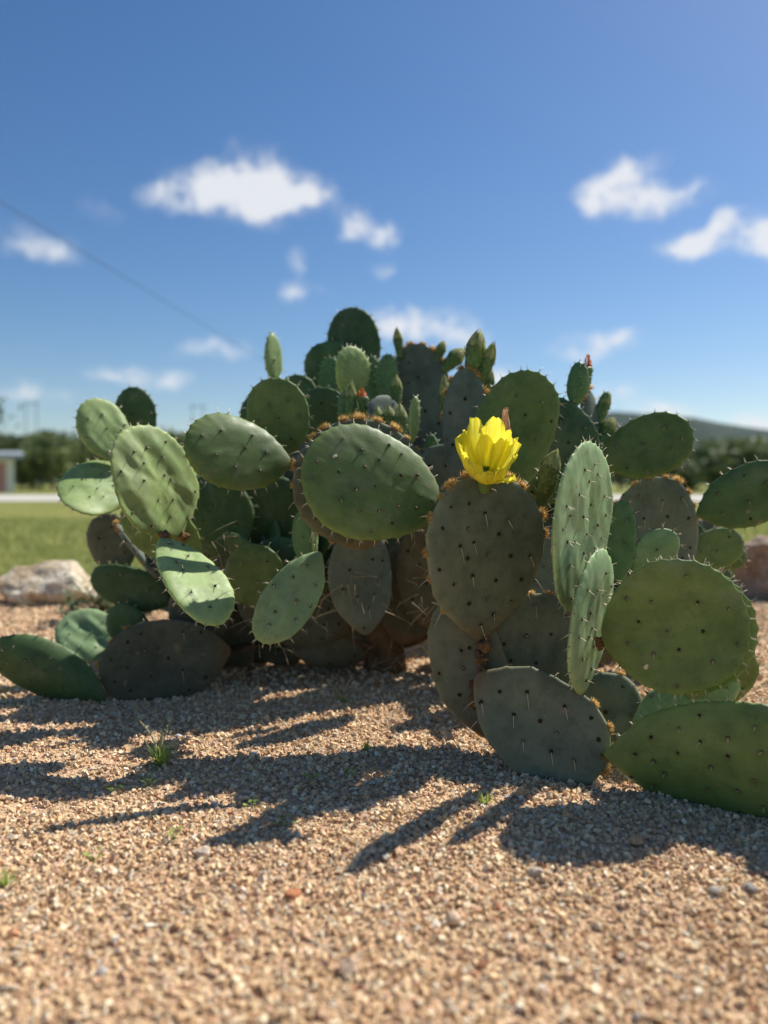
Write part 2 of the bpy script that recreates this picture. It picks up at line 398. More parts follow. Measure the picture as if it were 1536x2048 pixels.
# lawn and open country to the horizon, one sheet
g = 60; xs = np.concatenate([-np.geomspace(3500, 6, 26), np.linspace(-5, 5, 15), np.geomspace(6, 3500, 26)])
ys = np.concatenate([[-600, -60, -8, -2], np.linspace(0, 24, 30), np.geomspace(26, 3600, 40)])
X, Y = np.meshgrid(xs, ys); Z = np.where((Y > 70), .0, 0) + 0 * X
vv = np.stack([X, Y, Z - .012], -1).reshape(-1, 3); nx, ny = len(xs), len(ys)
idx = np.arange(nx * ny).reshape(ny, nx)
qs = np.stack([idx[:-1, :-1], idx[:-1, 1:], idx[1:, 1:], idx[1:, :-1]], -1).reshape(-1, 4)
tag(link('lawn', mesh_np('lawn', vv, qs, M['lawn'], True)), kind='structure')
# gravel bed
xs = np.linspace(-3.4, 3.4, 240); ys = np.linspace(-.6, 3.55, 170)
X, Y = np.meshgrid(xs, ys)
edge = 3.42 + .06 * noise3(X * 2.1, X * 0, 0, 9); fall = np.clip((Y - edge) / .12, 0, 1)
Z = gh(X, Y) - .03 * fall
vv = np.stack([X, Y, Z], -1).reshape(-1, 3); nx, ny = len(xs), len(ys); idx = np.arange(nx * ny).reshape(ny, nx)
qs = np.stack([idx[:-1, :-1], idx[:-1, 1:], idx[1:, 1:], idx[1:, :-1]], -1).reshape(-1, 4)
tag(link('gravel_bed', mesh_np('gravel_bed', vv, qs, M['bed'], True)), kind='structure')
# loose stones, uncountable
ICO_V = []; f_ = (1 + 5 ** .5) / 2
for a, b_ in ((1, f_), (-1, f_), (1, -f_), (-1, -f_)): ICO_V += [(0, a, b_), (a, b_, 0), (b_, 0, a)]
ICO_V = np.array(ICO_V) / math.hypot(1, f_)
import itertools
ed = 1.0515
ICO_F = [c for c in itertools.combinations(range(12), 3) if all(abs(np.linalg.norm(ICO_V[i] - ICO_V[j]) - ed) < .01 for i, j in itertools.combinations(c, 2))]
ICO_F = np.array([c if np.dot(np.cross(ICO_V[c[1]] - ICO_V[c[0]], ICO_V[c[2]] - ICO_V[c[0]]), ICO_V[c[0]]) > 0 else (c[0], c[2], c[1]) for c in ICO_F])
def stones(n, y0, y1, r0, r1, rng, lift=.45, p=2.2):
    # even over a trapezoid that widens with distance
    y = np.sqrt(rng.uniform(y0 ** 2, y1 ** 2, n)) if y0 > 0 else rng.uniform(y0, y1, n)
    x = rng.uniform(-1, 1, n) * (.60 * y + .16)
    r = r0 + (r1 - r0) * rng.uniform(0, 1, n) ** p
    return x, y, r
CUB_V = np.array([(-1,-1,-1),(1,-1,-1),(1,1,-1),(-1,1,-1),(-1,-1,1),(1,-1,1),(1,1,1),(-1,1,1)]) * .62
CUB_F = np.array([(0,2,1),(0,3,2),(4,5,6),(4,6,7),(0,1,5),(0,5,4),(1,2,6),(1,6,5),(2,3,7),(2,7,6),(3,0,4),(3,4,7)])
rng = np.random.RandomState(11)
parts = [stones(50000, .50, 1.15, .0012, .0052, rng, p=2.0), stones(46000, 1.1, 1.85, .0016, .0056, rng, p=2.0), stones(34000, 1.8, 3.4, .0030, .0072, rng, p=1.6),
         stones(500, .5, 1.9, .0055, .0085, rng, p=1.5)]
x = np.concatenate([q[0] for q in parts]); y = np.concatenate([q[1] for q in parts]); r = np.concatenate([q[2] for q in parts]); n = len(x)
keep = noise3(x * 3.1, y * 3.1, 0, 21) * .5 + noise3(x * 11, y * 11, 0, 22) * .5 + rng.uniform(-.5, 1.6, n) > -.35     # thinner patches of fines
x, y, r = x[keep], y[keep], r[keep]; n = len(x)
P = CUB_V[None] * (1 + rng.uniform(-.30, .30, (n, 8, 3)))
taper = rng.uniform(.55, 1.0, (n, 1, 1)); P = np.concatenate([P[:, :4], P[:, 4:] * np.concatenate([taper, taper, np.ones_like(taper)], -1)], 1)
P = P * np.stack([rng.uniform(.8, 1.45, n), rng.uniform(.7, 1.1, n), rng.uniform(.5, .95, n)], -1)[:, None]
q4 = rng.normal(size=(n, 4)); q4[:, :3] *= .55; q4[:, 2] = rng.normal(size=n) * 1.2
q4 /= np.linalg.norm(q4, axis=1)[:, None]; qx, qy, qz, qw = q4.T
R = np.stack([np.stack([1 - 2 * (qy**2 + qz**2), 2 * (qx*qy - qz*qw), 2 * (qx*qz + qy*qw)], -1),
              np.stack([2 * (qx*qy + qz*qw), 1 - 2 * (qx**2 + qz**2), 2 * (qy*qz - qx*qw)], -1),
              np.stack([2 * (qx*qz - qy*qw), 2 * (qy*qz + qx*qw), 1 - 2 * (qx**2 + qy**2)], -1)], -2)
P = np.einsum('nij,nkj->nki', R, P) * (r * 1.15)[:, None, None]
P += np.stack([x, y, gh(x, y) + r * rng.uniform(-.2, .9, n)], -1)[:, None]
F = (CUB_F[None] + 8 * np.arange(n)[:, None, None]).reshape(-1, 3)
pal = np.array([(.74, .53, .31), (.84, .66, .42), (.64, .43, .25), (.89, .76, .53), (.74, .50, .34), (.52, .35, .21), (.66, .56, .43), (.93, .86, .70), (.58, .30, .17)])
wt = np.array([.24, .22, .15, .12, .12, .06, .06, .02, .01])
pc = pal[rng.choice(len(pal), n, p=wt / wt.sum())] * rng.uniform(.82, 1.05, (n, 1))
pc = np.concatenate([pc, np.ones((n, 1))], 1).repeat(8, 0)
tag(link('gravel', mesh_np('gravel', P.reshape(-1, 3), F, M['stone'], False, pc)), label='pinkish tan crushed granite gravel covering the bed', kind='stuff')

def rock_mesh(name, r, seed, m, sub=3, sq=(1, 1, 1), amp=.35, col=None):
    bm_ = __import__('bmesh').new(); __import__('bmesh').ops.create_icosphere(bm_, subdivisions=sub, radius=1)
    me = bpy.data.meshes.new(name); bm_.to_mesh(me); bm_.free()
    v = np.zeros(len(me.vertices) * 3); me.vertices.foreach_get('co', v); v = v.reshape(-1, 3)
    rg = np.random.RandomState(seed)
    for k in range(9):   # chop flat facets
        d = rg.normal(size=3); d /= np.linalg.norm(d); c = rg.uniform(.55, .85)
        h = v @ d; v = v - np.outer(np.clip(h - c, 0, None), d)
    nn = fbm(v[:, 0] * 2 + seed, v[:, 1] * 2, v[:, 2] * 2, seed, 5)
    v = v * (1 + amp * .35 * nn)[:, None] * np.array(sq) * r
    me.vertices.foreach_set('co', v.ravel()); me.materials.append(m)
    if sub > 2: me.polygons.foreach_set('use_smooth', [True] * len(me.polygons))
    if col is not None:
        a = me.color_attributes.new('tone', 'FLOAT_COLOR', 'POINT'); a.data.foreach_set('color', list((*col, 1)) * len(me.vertices))
    me.update(); return me
# pebbles one can pick out
for (px, py, r, col, lab) in [
    (205, 1952, .0075, (.80, .76, .70), 'small white pebble out of focus near the bottom left of the gravel'),
    (1083, 1972, .0065, (.80, .77, .73), 'small white pebble out of focus at the bottom centre right of the gravel'),
    (587, 1802, .012, (.50, .22, .11), 'flat rust red stone lying in the sunny foreground gravel'),
    (1272, 1692, .0115, (.56, .36, .20), 'brown stone standing proud at the edge of the pad shadow'),
    (1430, 1788, .011, (.40, .36, .31), 'dark grey stone on the sunlit gravel at the right'),
    (1072, 1758, .012, (.50, .42, .34), 'grey brown stone on sunlit gravel below the middle shadow'),
    (700, 1950, .014, (.58, .42, .30), 'blurred broad tan stone in the nearest gravel'),
    (906, 1845, .013, (.62, .47, .33), 'pale flat tan stone in the foreground gravel right of centre'),
    (357, 1472, .007, (.70, .70, .70), 'pale grey pebble in shadow beside the seeding grass tuft'),
    (1500, 1780, .012, (.34, .31, .28), 'dark stone near the right edge of the gravel'),
    (620, 1455, .007, (.66, .62, .58), 'pale pebble in the shade under the cactus'),
    (408, 1720, .012, (.62, .52, .42), 'pale beige stone in the sunny gravel left of centre')]:
    r *= .8; p = ground_at(px, py, .008); o = link('pebble', rock_mesh('pebble', r, int(px), M['stone'], 2, (1.2, .95, .75), .3, col), loc=(p.x, p.y, float(gh(p.x, p.y)) + r * .55))
    tag(o, lab, 'stone')

# boulders edging the bed
for (px, py, Yd, wd, hg, dp, mt, sd, lab) in [
    (108, 1205, 3.25, .235, .112, .17, 'lime', 4, 'long white limestone boulder edging the gravel at the far left'),
    (-28, 1200, 3.30, .085, .07, .10, 'lime', 8, 'small pale rock at the left picture edge beside the long boulder'),
    (1540, 1190, 3.35, .24, .16, .20, 'lime_brown', 15, 'brown grey boulder behind the cactus at the right picture edge'),
    (915, 1345, 2.08, .070, .075, .06, 'lime', 23, 'squat pale limestone chunk by the woody trunk of the cactus'),
    (520, 1180, 3.35, .22, .13, .17, 'lime', 31, 'pale boulder hidden behind the left half of the cactus'),
    (1010, 1180, 3.4, .25, .14, .18, 'lime_brown', 36, 'boulder hidden behind the middle of the cactus')]:
    p = at(px, py, Yd); me = rock_mesh('boulder', 1, sd, M[mt], 5, (wd, dp, hg), .42)
    tag(link('boulder', me, loc=(p.x, Yd, hg * .62)), lab, 'boulder')

# lawn grass blades near the bed
def blades(n, x0, x1, y0, y1, h0, h1, seed, wd=.004):
    rg = np.random.RandomState(seed); x = rg.uniform(x0, x1, n); y = rg.uniform(y0, y1, n); h = rg.uniform(h0, h1, n)
    a = rg.uniform(0, 2 * PI, n); l = rg.uniform(.1, .6, n) * h; wdd = wd * rg.uniform(.6, 1.4, n); b_ = rg.uniform(0, 2 * PI, n)
    p = np.zeros((n, 5, 3))
    ca, sa = np.cos(a) * wdd, np.sin(a) * wdd
    for k, (t_, ww) in enumerate(((0, -1), (0, 1), (.55, -.7), (.55, .7), (1, 0))):
        p[:, k, 0] = x + ca * ww + np.cos(b_) * l * t_ * t_; p[:, k, 1] = y + sa * ww + np.sin(b_) * l * t_ * t_; p[:, k, 2] = h * t_ - .01
    F = np.array([(0, 1, 3), (0, 3, 2), (2, 3, 4)])[None] + 5 * np.arange(n)[:, None, None]
    return p.reshape(-1, 3), F.reshape(-1, 3)
v1, f1 = blades(36000, -3.6, 3.8, 3.45, 6.2, .02, .06, 1); v2, f2 = blades(30000, -6, 6, 6.2, 11, .03, .07, 2, .008)
tag(link('grass', mesh_np('grass', np.concatenate([v1, v2]), np.concatenate([f1, f2 + len(v1)]), M['grass'], True)), label='short green lawn grass behind the gravel bed', kind='stuff')

# road beyond the lawn
rd = MB(); rd.add([(-120, 22, .0), (120, 24, .0), (120, 36, .0), (-120, 34, .0)], [(0, 1, 2, 3)]); tag(rd.build('road', M['road'], smooth=False), kind='structure')

# ------------------------------------------------------------------ far background
def ridge(name, x0, x1, y, dpt, hf, m, seed, n=140):
    X = np.linspace(x0, x1, n); T = np.linspace(0, 1, 14); XX, TT = np.meshgrid(X, T)
    H = hf(XX) * (np.sin(TT * PI / 2) ** .8) * (1 + .05 * fbm(XX / 60, TT * 3, 0, seed)); H = np.where(TT == 0, -3, H)
    vv = np.stack([XX, y + dpt * TT, H], -1).reshape(-1, 3); idx = np.arange(vv.shape[0]).reshape(14, n)
    q = np.stack([idx[:-1, :-1], idx[:-1, 1:], idx[1:, 1:], idx[1:, :-1]], -1).reshape(-1, 4)
    return tag(link(name, mesh_np(name, vv, q, m, True)), kind='structure')
def hr(x):   # right hill: crest about 10 px per 120 px, falls away to both sides
    return 76 * np.exp(-((x - 270) / 330.) ** 2) * (1 - .03 * np.sin(x / 45)) + 8
ridge('hill', -500, 1500, 760, 160, hr, M['hill'], 2)
ridge('far_hill', -1900, -150, 1300, 240, lambda x: 92 * np.exp(-((x + 900) / 700.) ** 2) + 12 + 4 * np.sin(x / 90), M['hill'], 5)

def tree(name, p, h, wd, leafm, seed, label, group, nleaf=1500, ls=.28):
    rg = np.random.RandomState(seed)
    root = empty(name, (p[0], p[1], 0), label=label, cat='tree', group=group)
    tb = MB(); tb.tube([(0, 0, -.1), (.05 * h * rg.normal() * .3, 0, h * .35), (0, .1, h * .75)], [h * .035, h * .025, h * .01], 7)
    cl = [(rg.uniform(-.38, .38) * wd, rg.uniform(-.3, .3) * wd, h * rg.uniform(.38, .86), rg.uniform(.16, .30) * wd) for _ in range(11)]
    for c in cl[:6]: tb.tube([(0, 0, h * .3), (c[0] * .5, c[1] * .5, h * .3 + (c[2] - h * .3) * .6), c[:3]], [h * .018, h * .01, h * .005], 5)
    tb.build('trunk', M['bark'], root)
    n = nleaf; ci = rg.randint(0, len(cl), n); cc = np.array(cl)[ci]
    d = rg.normal(size=(n, 3)); d /= np.linalg.norm(d, axis=1)[:, None]
    c = cc[:, :3] + d * (cc[:, 3:] * rg.uniform(.35, 1.08, (n, 1))) * np.array([1, 1, .8])
    c[:, 2] = np.minimum(c[:, 2], h * 1.02)
    a = rg.normal(size=(n, 3)); a /= np.linalg.norm(a, axis=1)[:, None]; b_ = np.cross(a, d); b_ /= np.linalg.norm(b_, axis=1)[:, None] + 1e-6
    s = ls * rg.uniform(.5, 1.2, (n, 1)); a *= s; b_ *= s * .7
    v = np.stack([c - a, c + b_, c + a, c - b_], 1).reshape(-1, 3)
    me = mesh_np('crown', v, np.arange(4 * n).reshape(-1, 4), leafm, False)
    tag(link('crown', me, root))
    return root
USED = set()
TREES = [ # px, top py, Y, width m, kind
 (-70, 770, 60, 8, 0), (60, 868, 80, 9, 1), (20, 880, 62, 7, 0), (105, 860, 95, 10, 0), (150, 872, 70, 8, 0), (190, 880, 66, 7, 1), (235, 866, 88, 9, 0), (290, 872, 76, 8, 1),
 (340, 858, 92, 8, 0), (365, 870, 70, 7, 1), (420, 862, 84, 9, 0), (480, 870, 90, 9, 1), (80, 905, 58, 6, 1), (-60, 872, 75, 9, 0),
 (1240, 895, 62, 8, 0), (1310, 905, 70, 8, 1), (1390, 900, 55, 6, 0), (1430, 880, 60, 8, 1), (1470, 905, 52, 5.5, 0), (1500, 895, 66, 8, 0), (1545, 905, 58, 7, 1), (1580, 890, 72, 9, 0),
 (1360, 925, 48, 4, 0), (560, 872, 85, 9, 0), (650, 868, 95, 9, 1), (1150, 900, 80, 9, 0), (1050, 895, 85, 9, 1), (950, 890, 90, 9, 0), (780, 880, 90, 9, 0)]
for i, (px, py, Yd, wd, kd) in enumerate(TREES):
    p = at(px, py, Yd); h = p.z; side = 'left' if px < 768 else 'right'
    word = ['dark green tree', 'olive green tree'][kd]
    wherep = ['at far left edge', 'right of the shed', 'left of the paired sunlit pads', 'behind the paired sunlit pads', 'behind the wrinkled pad', 'behind the round shaded pad', 'behind the cactus centre', 'right of the flower', 'below the wooded hill', 'between the right hand pads', 'at far right edge'][sum(px > q for q in (0, 70, 120, 215, 350, 450, 700, 1180, 1320, 1480))]
    lab = '%s %s beyond the road, %s' % (['low', 'tall'][h > 5.5], word, wherep)
    while lab in USED: lab = lab.replace('tree beyond', 'tree farther back beyond') if 'farther' not in lab else lab.replace('farther back', 'deepest')
    USED.add(lab)
    if i == 0: lab = 'tall tree at the left picture edge standing above the shed'
    tree('tree', (p.x, Yd), h, wd, M['leaf_b' if kd else 'leaf_a'], 100 + i, lab, 'trees beyond the road', 1500 if 0 < px < 500 or px > 1300 else 500, .30 if Yd < 80 else .38)

# shed
sx1 = at(28, 980, 44).x; hh = at(0, 918, 44).z
shed = empty('shed', (sx1 - 4.46, 44.1, 0), label='low white block shed with grey roof across the lawn at far left', cat='shed')
shed.rotation_euler = (0, 0, math.radians(26))
q = MB(); q.box((-4, -2, -.02), (4, 2, hh)); q.build('wall', M['white_wall'], shed, False)
q = MB(); q.add([(-4.4, -2.6, hh + .002), (4.5, -2.6, hh + .002), (4.5, 2.5, hh + .35), (-4.4, 2.5, hh + .35), (-4.4, -2.6, hh + .25), (4.5, -2.6, hh + .25), (4.5, 2.5, hh + .60), (-4.4, 2.5, hh + .60)],
   [(0,3,2,1),(4,5,6,7),(0,1,5,4),(1,2,6,5),(2,3,7,6),(3,0,4,7)]); q.build('roof', M['roof'], shed, False)
q = MB(); q.box((2.3, -2.03, .05), (3.55, -2.0, hh - .2)); q.build('door', M['pink'], shed, False)
# utility frames and the overhead wire
for (px, pt, Yd, lab) in [(62, 800, 120, 'faint twin pole utility frame above the trees at left'), (395, 806, 120, 'faint twin pole utility frame just left of the cactus top')]:
    p = at(px, pt, Yd); r0 = empty('electric_pylon', (p.x, Yd, 0), label=lab, cat='utility pole')
    for s in (-.85, .85):
        q = MB(); q.tube([(s, 0, 0), (s, 0, p.z)], [.09, .06], 8); q.build('pole', M['pole'], r0)
    q = MB(); q.box((-1.3, -.05, p.z - .6), (1.3, .05, p.z - .5)); q.build('crossarm', M['pole'], r0, False)
p0 = at(0, 400, 16.5); p1 = at(450, 672, 31.5); d = p1 - p0; pa = p0 - d * 1.4; pb = p1 + d * 1.9
q = MB(); pts = []
for k in range(41):
    t_ = k / 40; v = pa.lerp(pb, t_); v.z -= .25 * 4 * t_ * (1 - t_); pts.append(v + Vector((0, 0, .19)))
q.tube(pts, .009, 6); tag(q.build('overhead_wire', M['wire']), 'thin black overhead wire sloping down across the blue sky at left', 'wire')
p = pb; r0 = empty('utility_pole', (p.x, p.y, 0), label='utility pole carrying the overhead wire, hidden behind the cactus', cat='utility pole')
q = MB(); q.tube([(0, 0, 0), (0, 0, p.z + .6)], [.17, .12], 8); q.build('pole', M['pole'], r0)
q = MB(); q.box((-1.1, -.08, p.z + .1), (1.1, .08, p.z + .28)); q.build('crossarm', M['pole'], r0, False)

# ------------------------------------------------------------------ the prickly pear
ORG = Vector((0.0, 2.05, 0))
cactus = empty('prickly_pear_cactus', ORG, label='large prickly pear cactus with one yellow flower growing in the gravel bed', cat='cactus')
# pad spec: px/py/depth of base, of tip, apparent width px, skin, facing, egg, options
PADS = [
 # --- nearest, right
 dict(b=(952,1352,1.350), t=(1204,1545,1.245), w=208, s='m', n=(.10,-1,.02), k=.13, T=.013, tuft=.7, cork=.6,  curl=1, lab='large grey pad resting on the gravel in front'),
 dict(b=(975,1478,1.40), t=(902,1195,1.44), w=150, s='m', n=(-.3,-1,0), k=.12, T=.014, cork=1.0),
 dict(b=(1062,1440,1.42), t=(1080,1186,1.43), w=188, s='m', n=(0,-1,.15), k=.12, T=.013, tuft=.6),
 dict(b=(967,1287,1.385), t=(966,948,1.36), w=237, s='m', n=(.30,-.86,.26), k=.27, pinch=.55, T=.012, tuft=.9, cork=.6, curl=1, lab='grey heart shaped pad carrying the yellow flower'),
 dict(b=(1130,1430,1.47), t=(1284,1402,1.44), w=152, s='m', n=(.45,-.8,.42), k=.1, T=.012, tuft=.8, curl=.5),
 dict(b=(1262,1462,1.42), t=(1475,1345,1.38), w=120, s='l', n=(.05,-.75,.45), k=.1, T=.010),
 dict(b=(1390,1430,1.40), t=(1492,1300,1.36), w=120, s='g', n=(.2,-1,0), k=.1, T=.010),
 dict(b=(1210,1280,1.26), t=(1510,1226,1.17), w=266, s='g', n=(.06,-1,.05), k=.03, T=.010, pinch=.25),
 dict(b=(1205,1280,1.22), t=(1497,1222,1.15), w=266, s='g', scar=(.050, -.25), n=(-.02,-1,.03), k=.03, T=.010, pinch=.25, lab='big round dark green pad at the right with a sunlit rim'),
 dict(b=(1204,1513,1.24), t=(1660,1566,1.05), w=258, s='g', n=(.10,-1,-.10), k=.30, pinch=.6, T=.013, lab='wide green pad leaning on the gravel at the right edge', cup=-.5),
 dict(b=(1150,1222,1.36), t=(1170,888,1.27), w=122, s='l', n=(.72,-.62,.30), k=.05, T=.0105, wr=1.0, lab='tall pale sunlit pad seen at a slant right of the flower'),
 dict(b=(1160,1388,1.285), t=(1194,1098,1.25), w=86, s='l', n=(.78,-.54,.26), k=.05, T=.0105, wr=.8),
 dict(b=(1640,1570,1.10), t=(1720,1330,1.08), w=210, s='g', n=(.1,-1,0), k=.1, T=.012),
 dict(b=(1650,1330,1.3), t=(1640,1120,1.3), w=190, s='g', n=(.1,-1,0), k=.1, T=.012),
 # --- centre
 dict(b=(886,1020,1.43), t=(608,916,1.36), w=217, s='g', scar=(.020, .32), n=(.34,-.84,.24), k=.17, T=.0115, wr=.35, lab='broad green pad left of the yellow flower'),
 dict(b=(722,1100,1.58), t=(714,840,1.53), w=264, s='m', n=(.32,-.86,.24), k=.1, T=.012, tuft=1, curl=1),
 dict(b=(975,1003,1.56), t=(1072,745,1.54), w=168, s='g', n=(-.05,-1,-.02), k=.12, T=.009, rim=1.15, lab='translucent green pad behind the yellow flower'),
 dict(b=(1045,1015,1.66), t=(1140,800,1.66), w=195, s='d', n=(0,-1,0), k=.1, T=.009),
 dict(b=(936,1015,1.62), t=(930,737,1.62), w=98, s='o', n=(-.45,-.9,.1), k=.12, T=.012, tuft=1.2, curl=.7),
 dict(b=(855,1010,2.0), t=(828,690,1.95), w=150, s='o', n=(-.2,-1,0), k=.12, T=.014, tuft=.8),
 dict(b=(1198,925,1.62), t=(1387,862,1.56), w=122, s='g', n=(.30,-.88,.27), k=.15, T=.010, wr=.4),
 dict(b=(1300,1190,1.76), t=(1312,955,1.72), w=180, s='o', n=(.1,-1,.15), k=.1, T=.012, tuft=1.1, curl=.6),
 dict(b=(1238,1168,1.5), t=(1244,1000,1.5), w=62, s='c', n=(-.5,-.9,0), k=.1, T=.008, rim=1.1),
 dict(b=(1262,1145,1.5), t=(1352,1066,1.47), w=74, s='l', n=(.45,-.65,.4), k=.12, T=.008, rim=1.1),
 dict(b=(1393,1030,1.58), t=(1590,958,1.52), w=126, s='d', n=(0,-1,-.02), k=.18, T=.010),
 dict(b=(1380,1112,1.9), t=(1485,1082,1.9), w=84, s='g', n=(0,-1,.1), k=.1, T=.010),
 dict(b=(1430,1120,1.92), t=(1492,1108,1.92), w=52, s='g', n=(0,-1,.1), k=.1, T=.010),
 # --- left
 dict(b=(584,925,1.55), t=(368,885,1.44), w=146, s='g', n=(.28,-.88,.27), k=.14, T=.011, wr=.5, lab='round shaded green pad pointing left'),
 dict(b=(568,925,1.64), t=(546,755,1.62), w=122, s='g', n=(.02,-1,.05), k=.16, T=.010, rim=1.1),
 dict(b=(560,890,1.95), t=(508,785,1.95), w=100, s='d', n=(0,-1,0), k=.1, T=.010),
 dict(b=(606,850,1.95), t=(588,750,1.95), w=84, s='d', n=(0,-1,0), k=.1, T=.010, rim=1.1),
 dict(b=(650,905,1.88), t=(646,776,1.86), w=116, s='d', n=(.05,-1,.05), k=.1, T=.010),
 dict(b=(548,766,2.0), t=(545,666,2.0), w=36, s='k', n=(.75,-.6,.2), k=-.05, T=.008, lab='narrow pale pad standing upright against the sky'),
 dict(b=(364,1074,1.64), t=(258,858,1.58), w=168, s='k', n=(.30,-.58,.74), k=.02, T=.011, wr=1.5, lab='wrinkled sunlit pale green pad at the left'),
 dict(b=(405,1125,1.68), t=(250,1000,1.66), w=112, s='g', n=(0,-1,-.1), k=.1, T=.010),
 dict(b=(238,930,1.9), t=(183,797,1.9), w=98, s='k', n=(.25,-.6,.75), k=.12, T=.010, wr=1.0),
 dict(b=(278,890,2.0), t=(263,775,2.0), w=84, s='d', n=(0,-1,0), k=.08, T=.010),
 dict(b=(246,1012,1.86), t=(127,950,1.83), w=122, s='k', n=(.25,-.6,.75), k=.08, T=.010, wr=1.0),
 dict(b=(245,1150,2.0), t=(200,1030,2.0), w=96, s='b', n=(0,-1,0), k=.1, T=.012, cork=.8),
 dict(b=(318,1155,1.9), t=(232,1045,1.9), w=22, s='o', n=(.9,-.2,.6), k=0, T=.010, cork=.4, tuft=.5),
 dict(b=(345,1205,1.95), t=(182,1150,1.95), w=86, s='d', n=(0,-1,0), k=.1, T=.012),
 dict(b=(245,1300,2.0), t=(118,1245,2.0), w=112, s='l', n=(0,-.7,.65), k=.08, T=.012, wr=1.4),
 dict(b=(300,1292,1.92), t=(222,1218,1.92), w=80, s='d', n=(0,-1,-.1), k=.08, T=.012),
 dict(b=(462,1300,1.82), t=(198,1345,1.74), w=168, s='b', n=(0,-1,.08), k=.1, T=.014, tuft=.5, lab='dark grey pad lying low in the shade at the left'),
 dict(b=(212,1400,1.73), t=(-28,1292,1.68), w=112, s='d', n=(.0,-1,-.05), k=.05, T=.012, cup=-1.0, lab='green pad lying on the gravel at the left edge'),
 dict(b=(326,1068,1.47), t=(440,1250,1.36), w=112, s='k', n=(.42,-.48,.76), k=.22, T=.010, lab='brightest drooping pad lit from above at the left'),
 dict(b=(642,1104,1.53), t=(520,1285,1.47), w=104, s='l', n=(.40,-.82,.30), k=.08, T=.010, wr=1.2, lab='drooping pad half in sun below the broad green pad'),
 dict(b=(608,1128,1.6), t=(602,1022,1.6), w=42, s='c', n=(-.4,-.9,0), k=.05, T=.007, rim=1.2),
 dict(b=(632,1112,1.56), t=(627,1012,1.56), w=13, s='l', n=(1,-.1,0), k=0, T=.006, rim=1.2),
 dict(b=(520,1220,1.68), t=(500,1088,1.68), w=120, s='g', n=(0,-1,-.05), k=.08, T=.010),
 dict(b=(730,1268,1.78), t=(714,1045,1.74), w=126, s='o', n=(.32,-.86,.22), k=.05, T=.013, curl=1),
 # --- inner mass, mostly in shade
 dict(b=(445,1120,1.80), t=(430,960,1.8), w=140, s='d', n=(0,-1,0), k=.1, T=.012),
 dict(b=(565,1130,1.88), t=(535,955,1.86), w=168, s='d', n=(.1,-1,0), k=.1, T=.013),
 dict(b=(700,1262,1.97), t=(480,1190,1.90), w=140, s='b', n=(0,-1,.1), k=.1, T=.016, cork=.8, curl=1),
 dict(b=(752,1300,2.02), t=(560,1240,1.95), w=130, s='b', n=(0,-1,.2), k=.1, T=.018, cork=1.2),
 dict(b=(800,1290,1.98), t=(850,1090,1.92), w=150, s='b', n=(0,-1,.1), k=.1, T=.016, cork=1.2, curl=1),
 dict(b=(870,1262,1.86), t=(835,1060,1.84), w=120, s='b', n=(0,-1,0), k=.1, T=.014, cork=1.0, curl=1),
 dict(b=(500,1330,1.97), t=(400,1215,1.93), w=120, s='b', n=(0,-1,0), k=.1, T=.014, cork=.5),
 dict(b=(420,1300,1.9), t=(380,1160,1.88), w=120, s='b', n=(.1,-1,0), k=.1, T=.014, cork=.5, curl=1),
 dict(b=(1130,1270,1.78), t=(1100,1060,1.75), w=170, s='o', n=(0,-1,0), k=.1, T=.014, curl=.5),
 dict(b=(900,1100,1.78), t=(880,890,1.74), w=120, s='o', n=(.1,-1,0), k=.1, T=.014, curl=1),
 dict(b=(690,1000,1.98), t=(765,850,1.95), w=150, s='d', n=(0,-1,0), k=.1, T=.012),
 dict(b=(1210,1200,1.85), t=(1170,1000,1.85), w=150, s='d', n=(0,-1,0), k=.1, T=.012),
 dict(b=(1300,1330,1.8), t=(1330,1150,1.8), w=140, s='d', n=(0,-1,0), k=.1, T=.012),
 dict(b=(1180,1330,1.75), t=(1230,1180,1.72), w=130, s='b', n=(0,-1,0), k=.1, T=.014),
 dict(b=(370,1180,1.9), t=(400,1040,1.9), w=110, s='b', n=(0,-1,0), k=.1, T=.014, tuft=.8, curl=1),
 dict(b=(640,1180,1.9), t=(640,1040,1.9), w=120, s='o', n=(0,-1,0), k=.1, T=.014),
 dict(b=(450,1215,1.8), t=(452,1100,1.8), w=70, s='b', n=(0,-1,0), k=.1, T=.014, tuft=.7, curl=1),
 # --- crown at the back
 dict(b=(720,762,2.1), t=(698,614,2.1), w=102, s='d', n=(0,-1,.02), k=.02, T=.012, lab='topmost dark green pad of the cactus'),
 dict(b=(706,812,2.05), t=(634,690,2.05), w=112, s='d', n=(0,-1,0), k=.08, T=.012),
 dict(b=(752,760,2.12), t=(750,650,2.12), w=16, s='c', n=(.9,-.3,0), k=0, T=.009),
 dict(b=(704,798,1.88), t=(698,692,1.86), w=68, s='k', n=(.3,-.55,.8), k=.08, T=.008, young=1),
 dict(b=(697,852,1.82), t=(695,780,1.82), w=42, s='c', n=(0,-1,0), k=.1, T=.010, young=1),
 dict(b=(745,812,1.97), t=(742,712,1.97), w=42, s='c', n=(-.2,-1,0), k=.05, T=.008, young=1),
 dict(b=(770,805,1.93), t=(776,708,1.93), w=44, s='c', n=(-.2,-1,0), k=.1, T=.008, young=1),
 dict(b=(672,830,2.0), t=(660,715,2.0), w=54, s='c', n=(0,-1,0), k=.05, T=.008, young=1),
 dict(b=(775,880,1.78), t=(766,790,1.78), w=70, s='o', n=(.5,-.6,.5), k=.1, T=.010),
 dict(b=(826,885,1.68), t=(832,792,1.68), w=22, s='k', n=(.5,-.8,.1), k=.0, T=.007, young=1),
 dict(b=(1150,815,1.68), t=(1160,724,1.68), w=44, s='c', n=(-.3,-1,0), k=.05, T=.010, young=1),
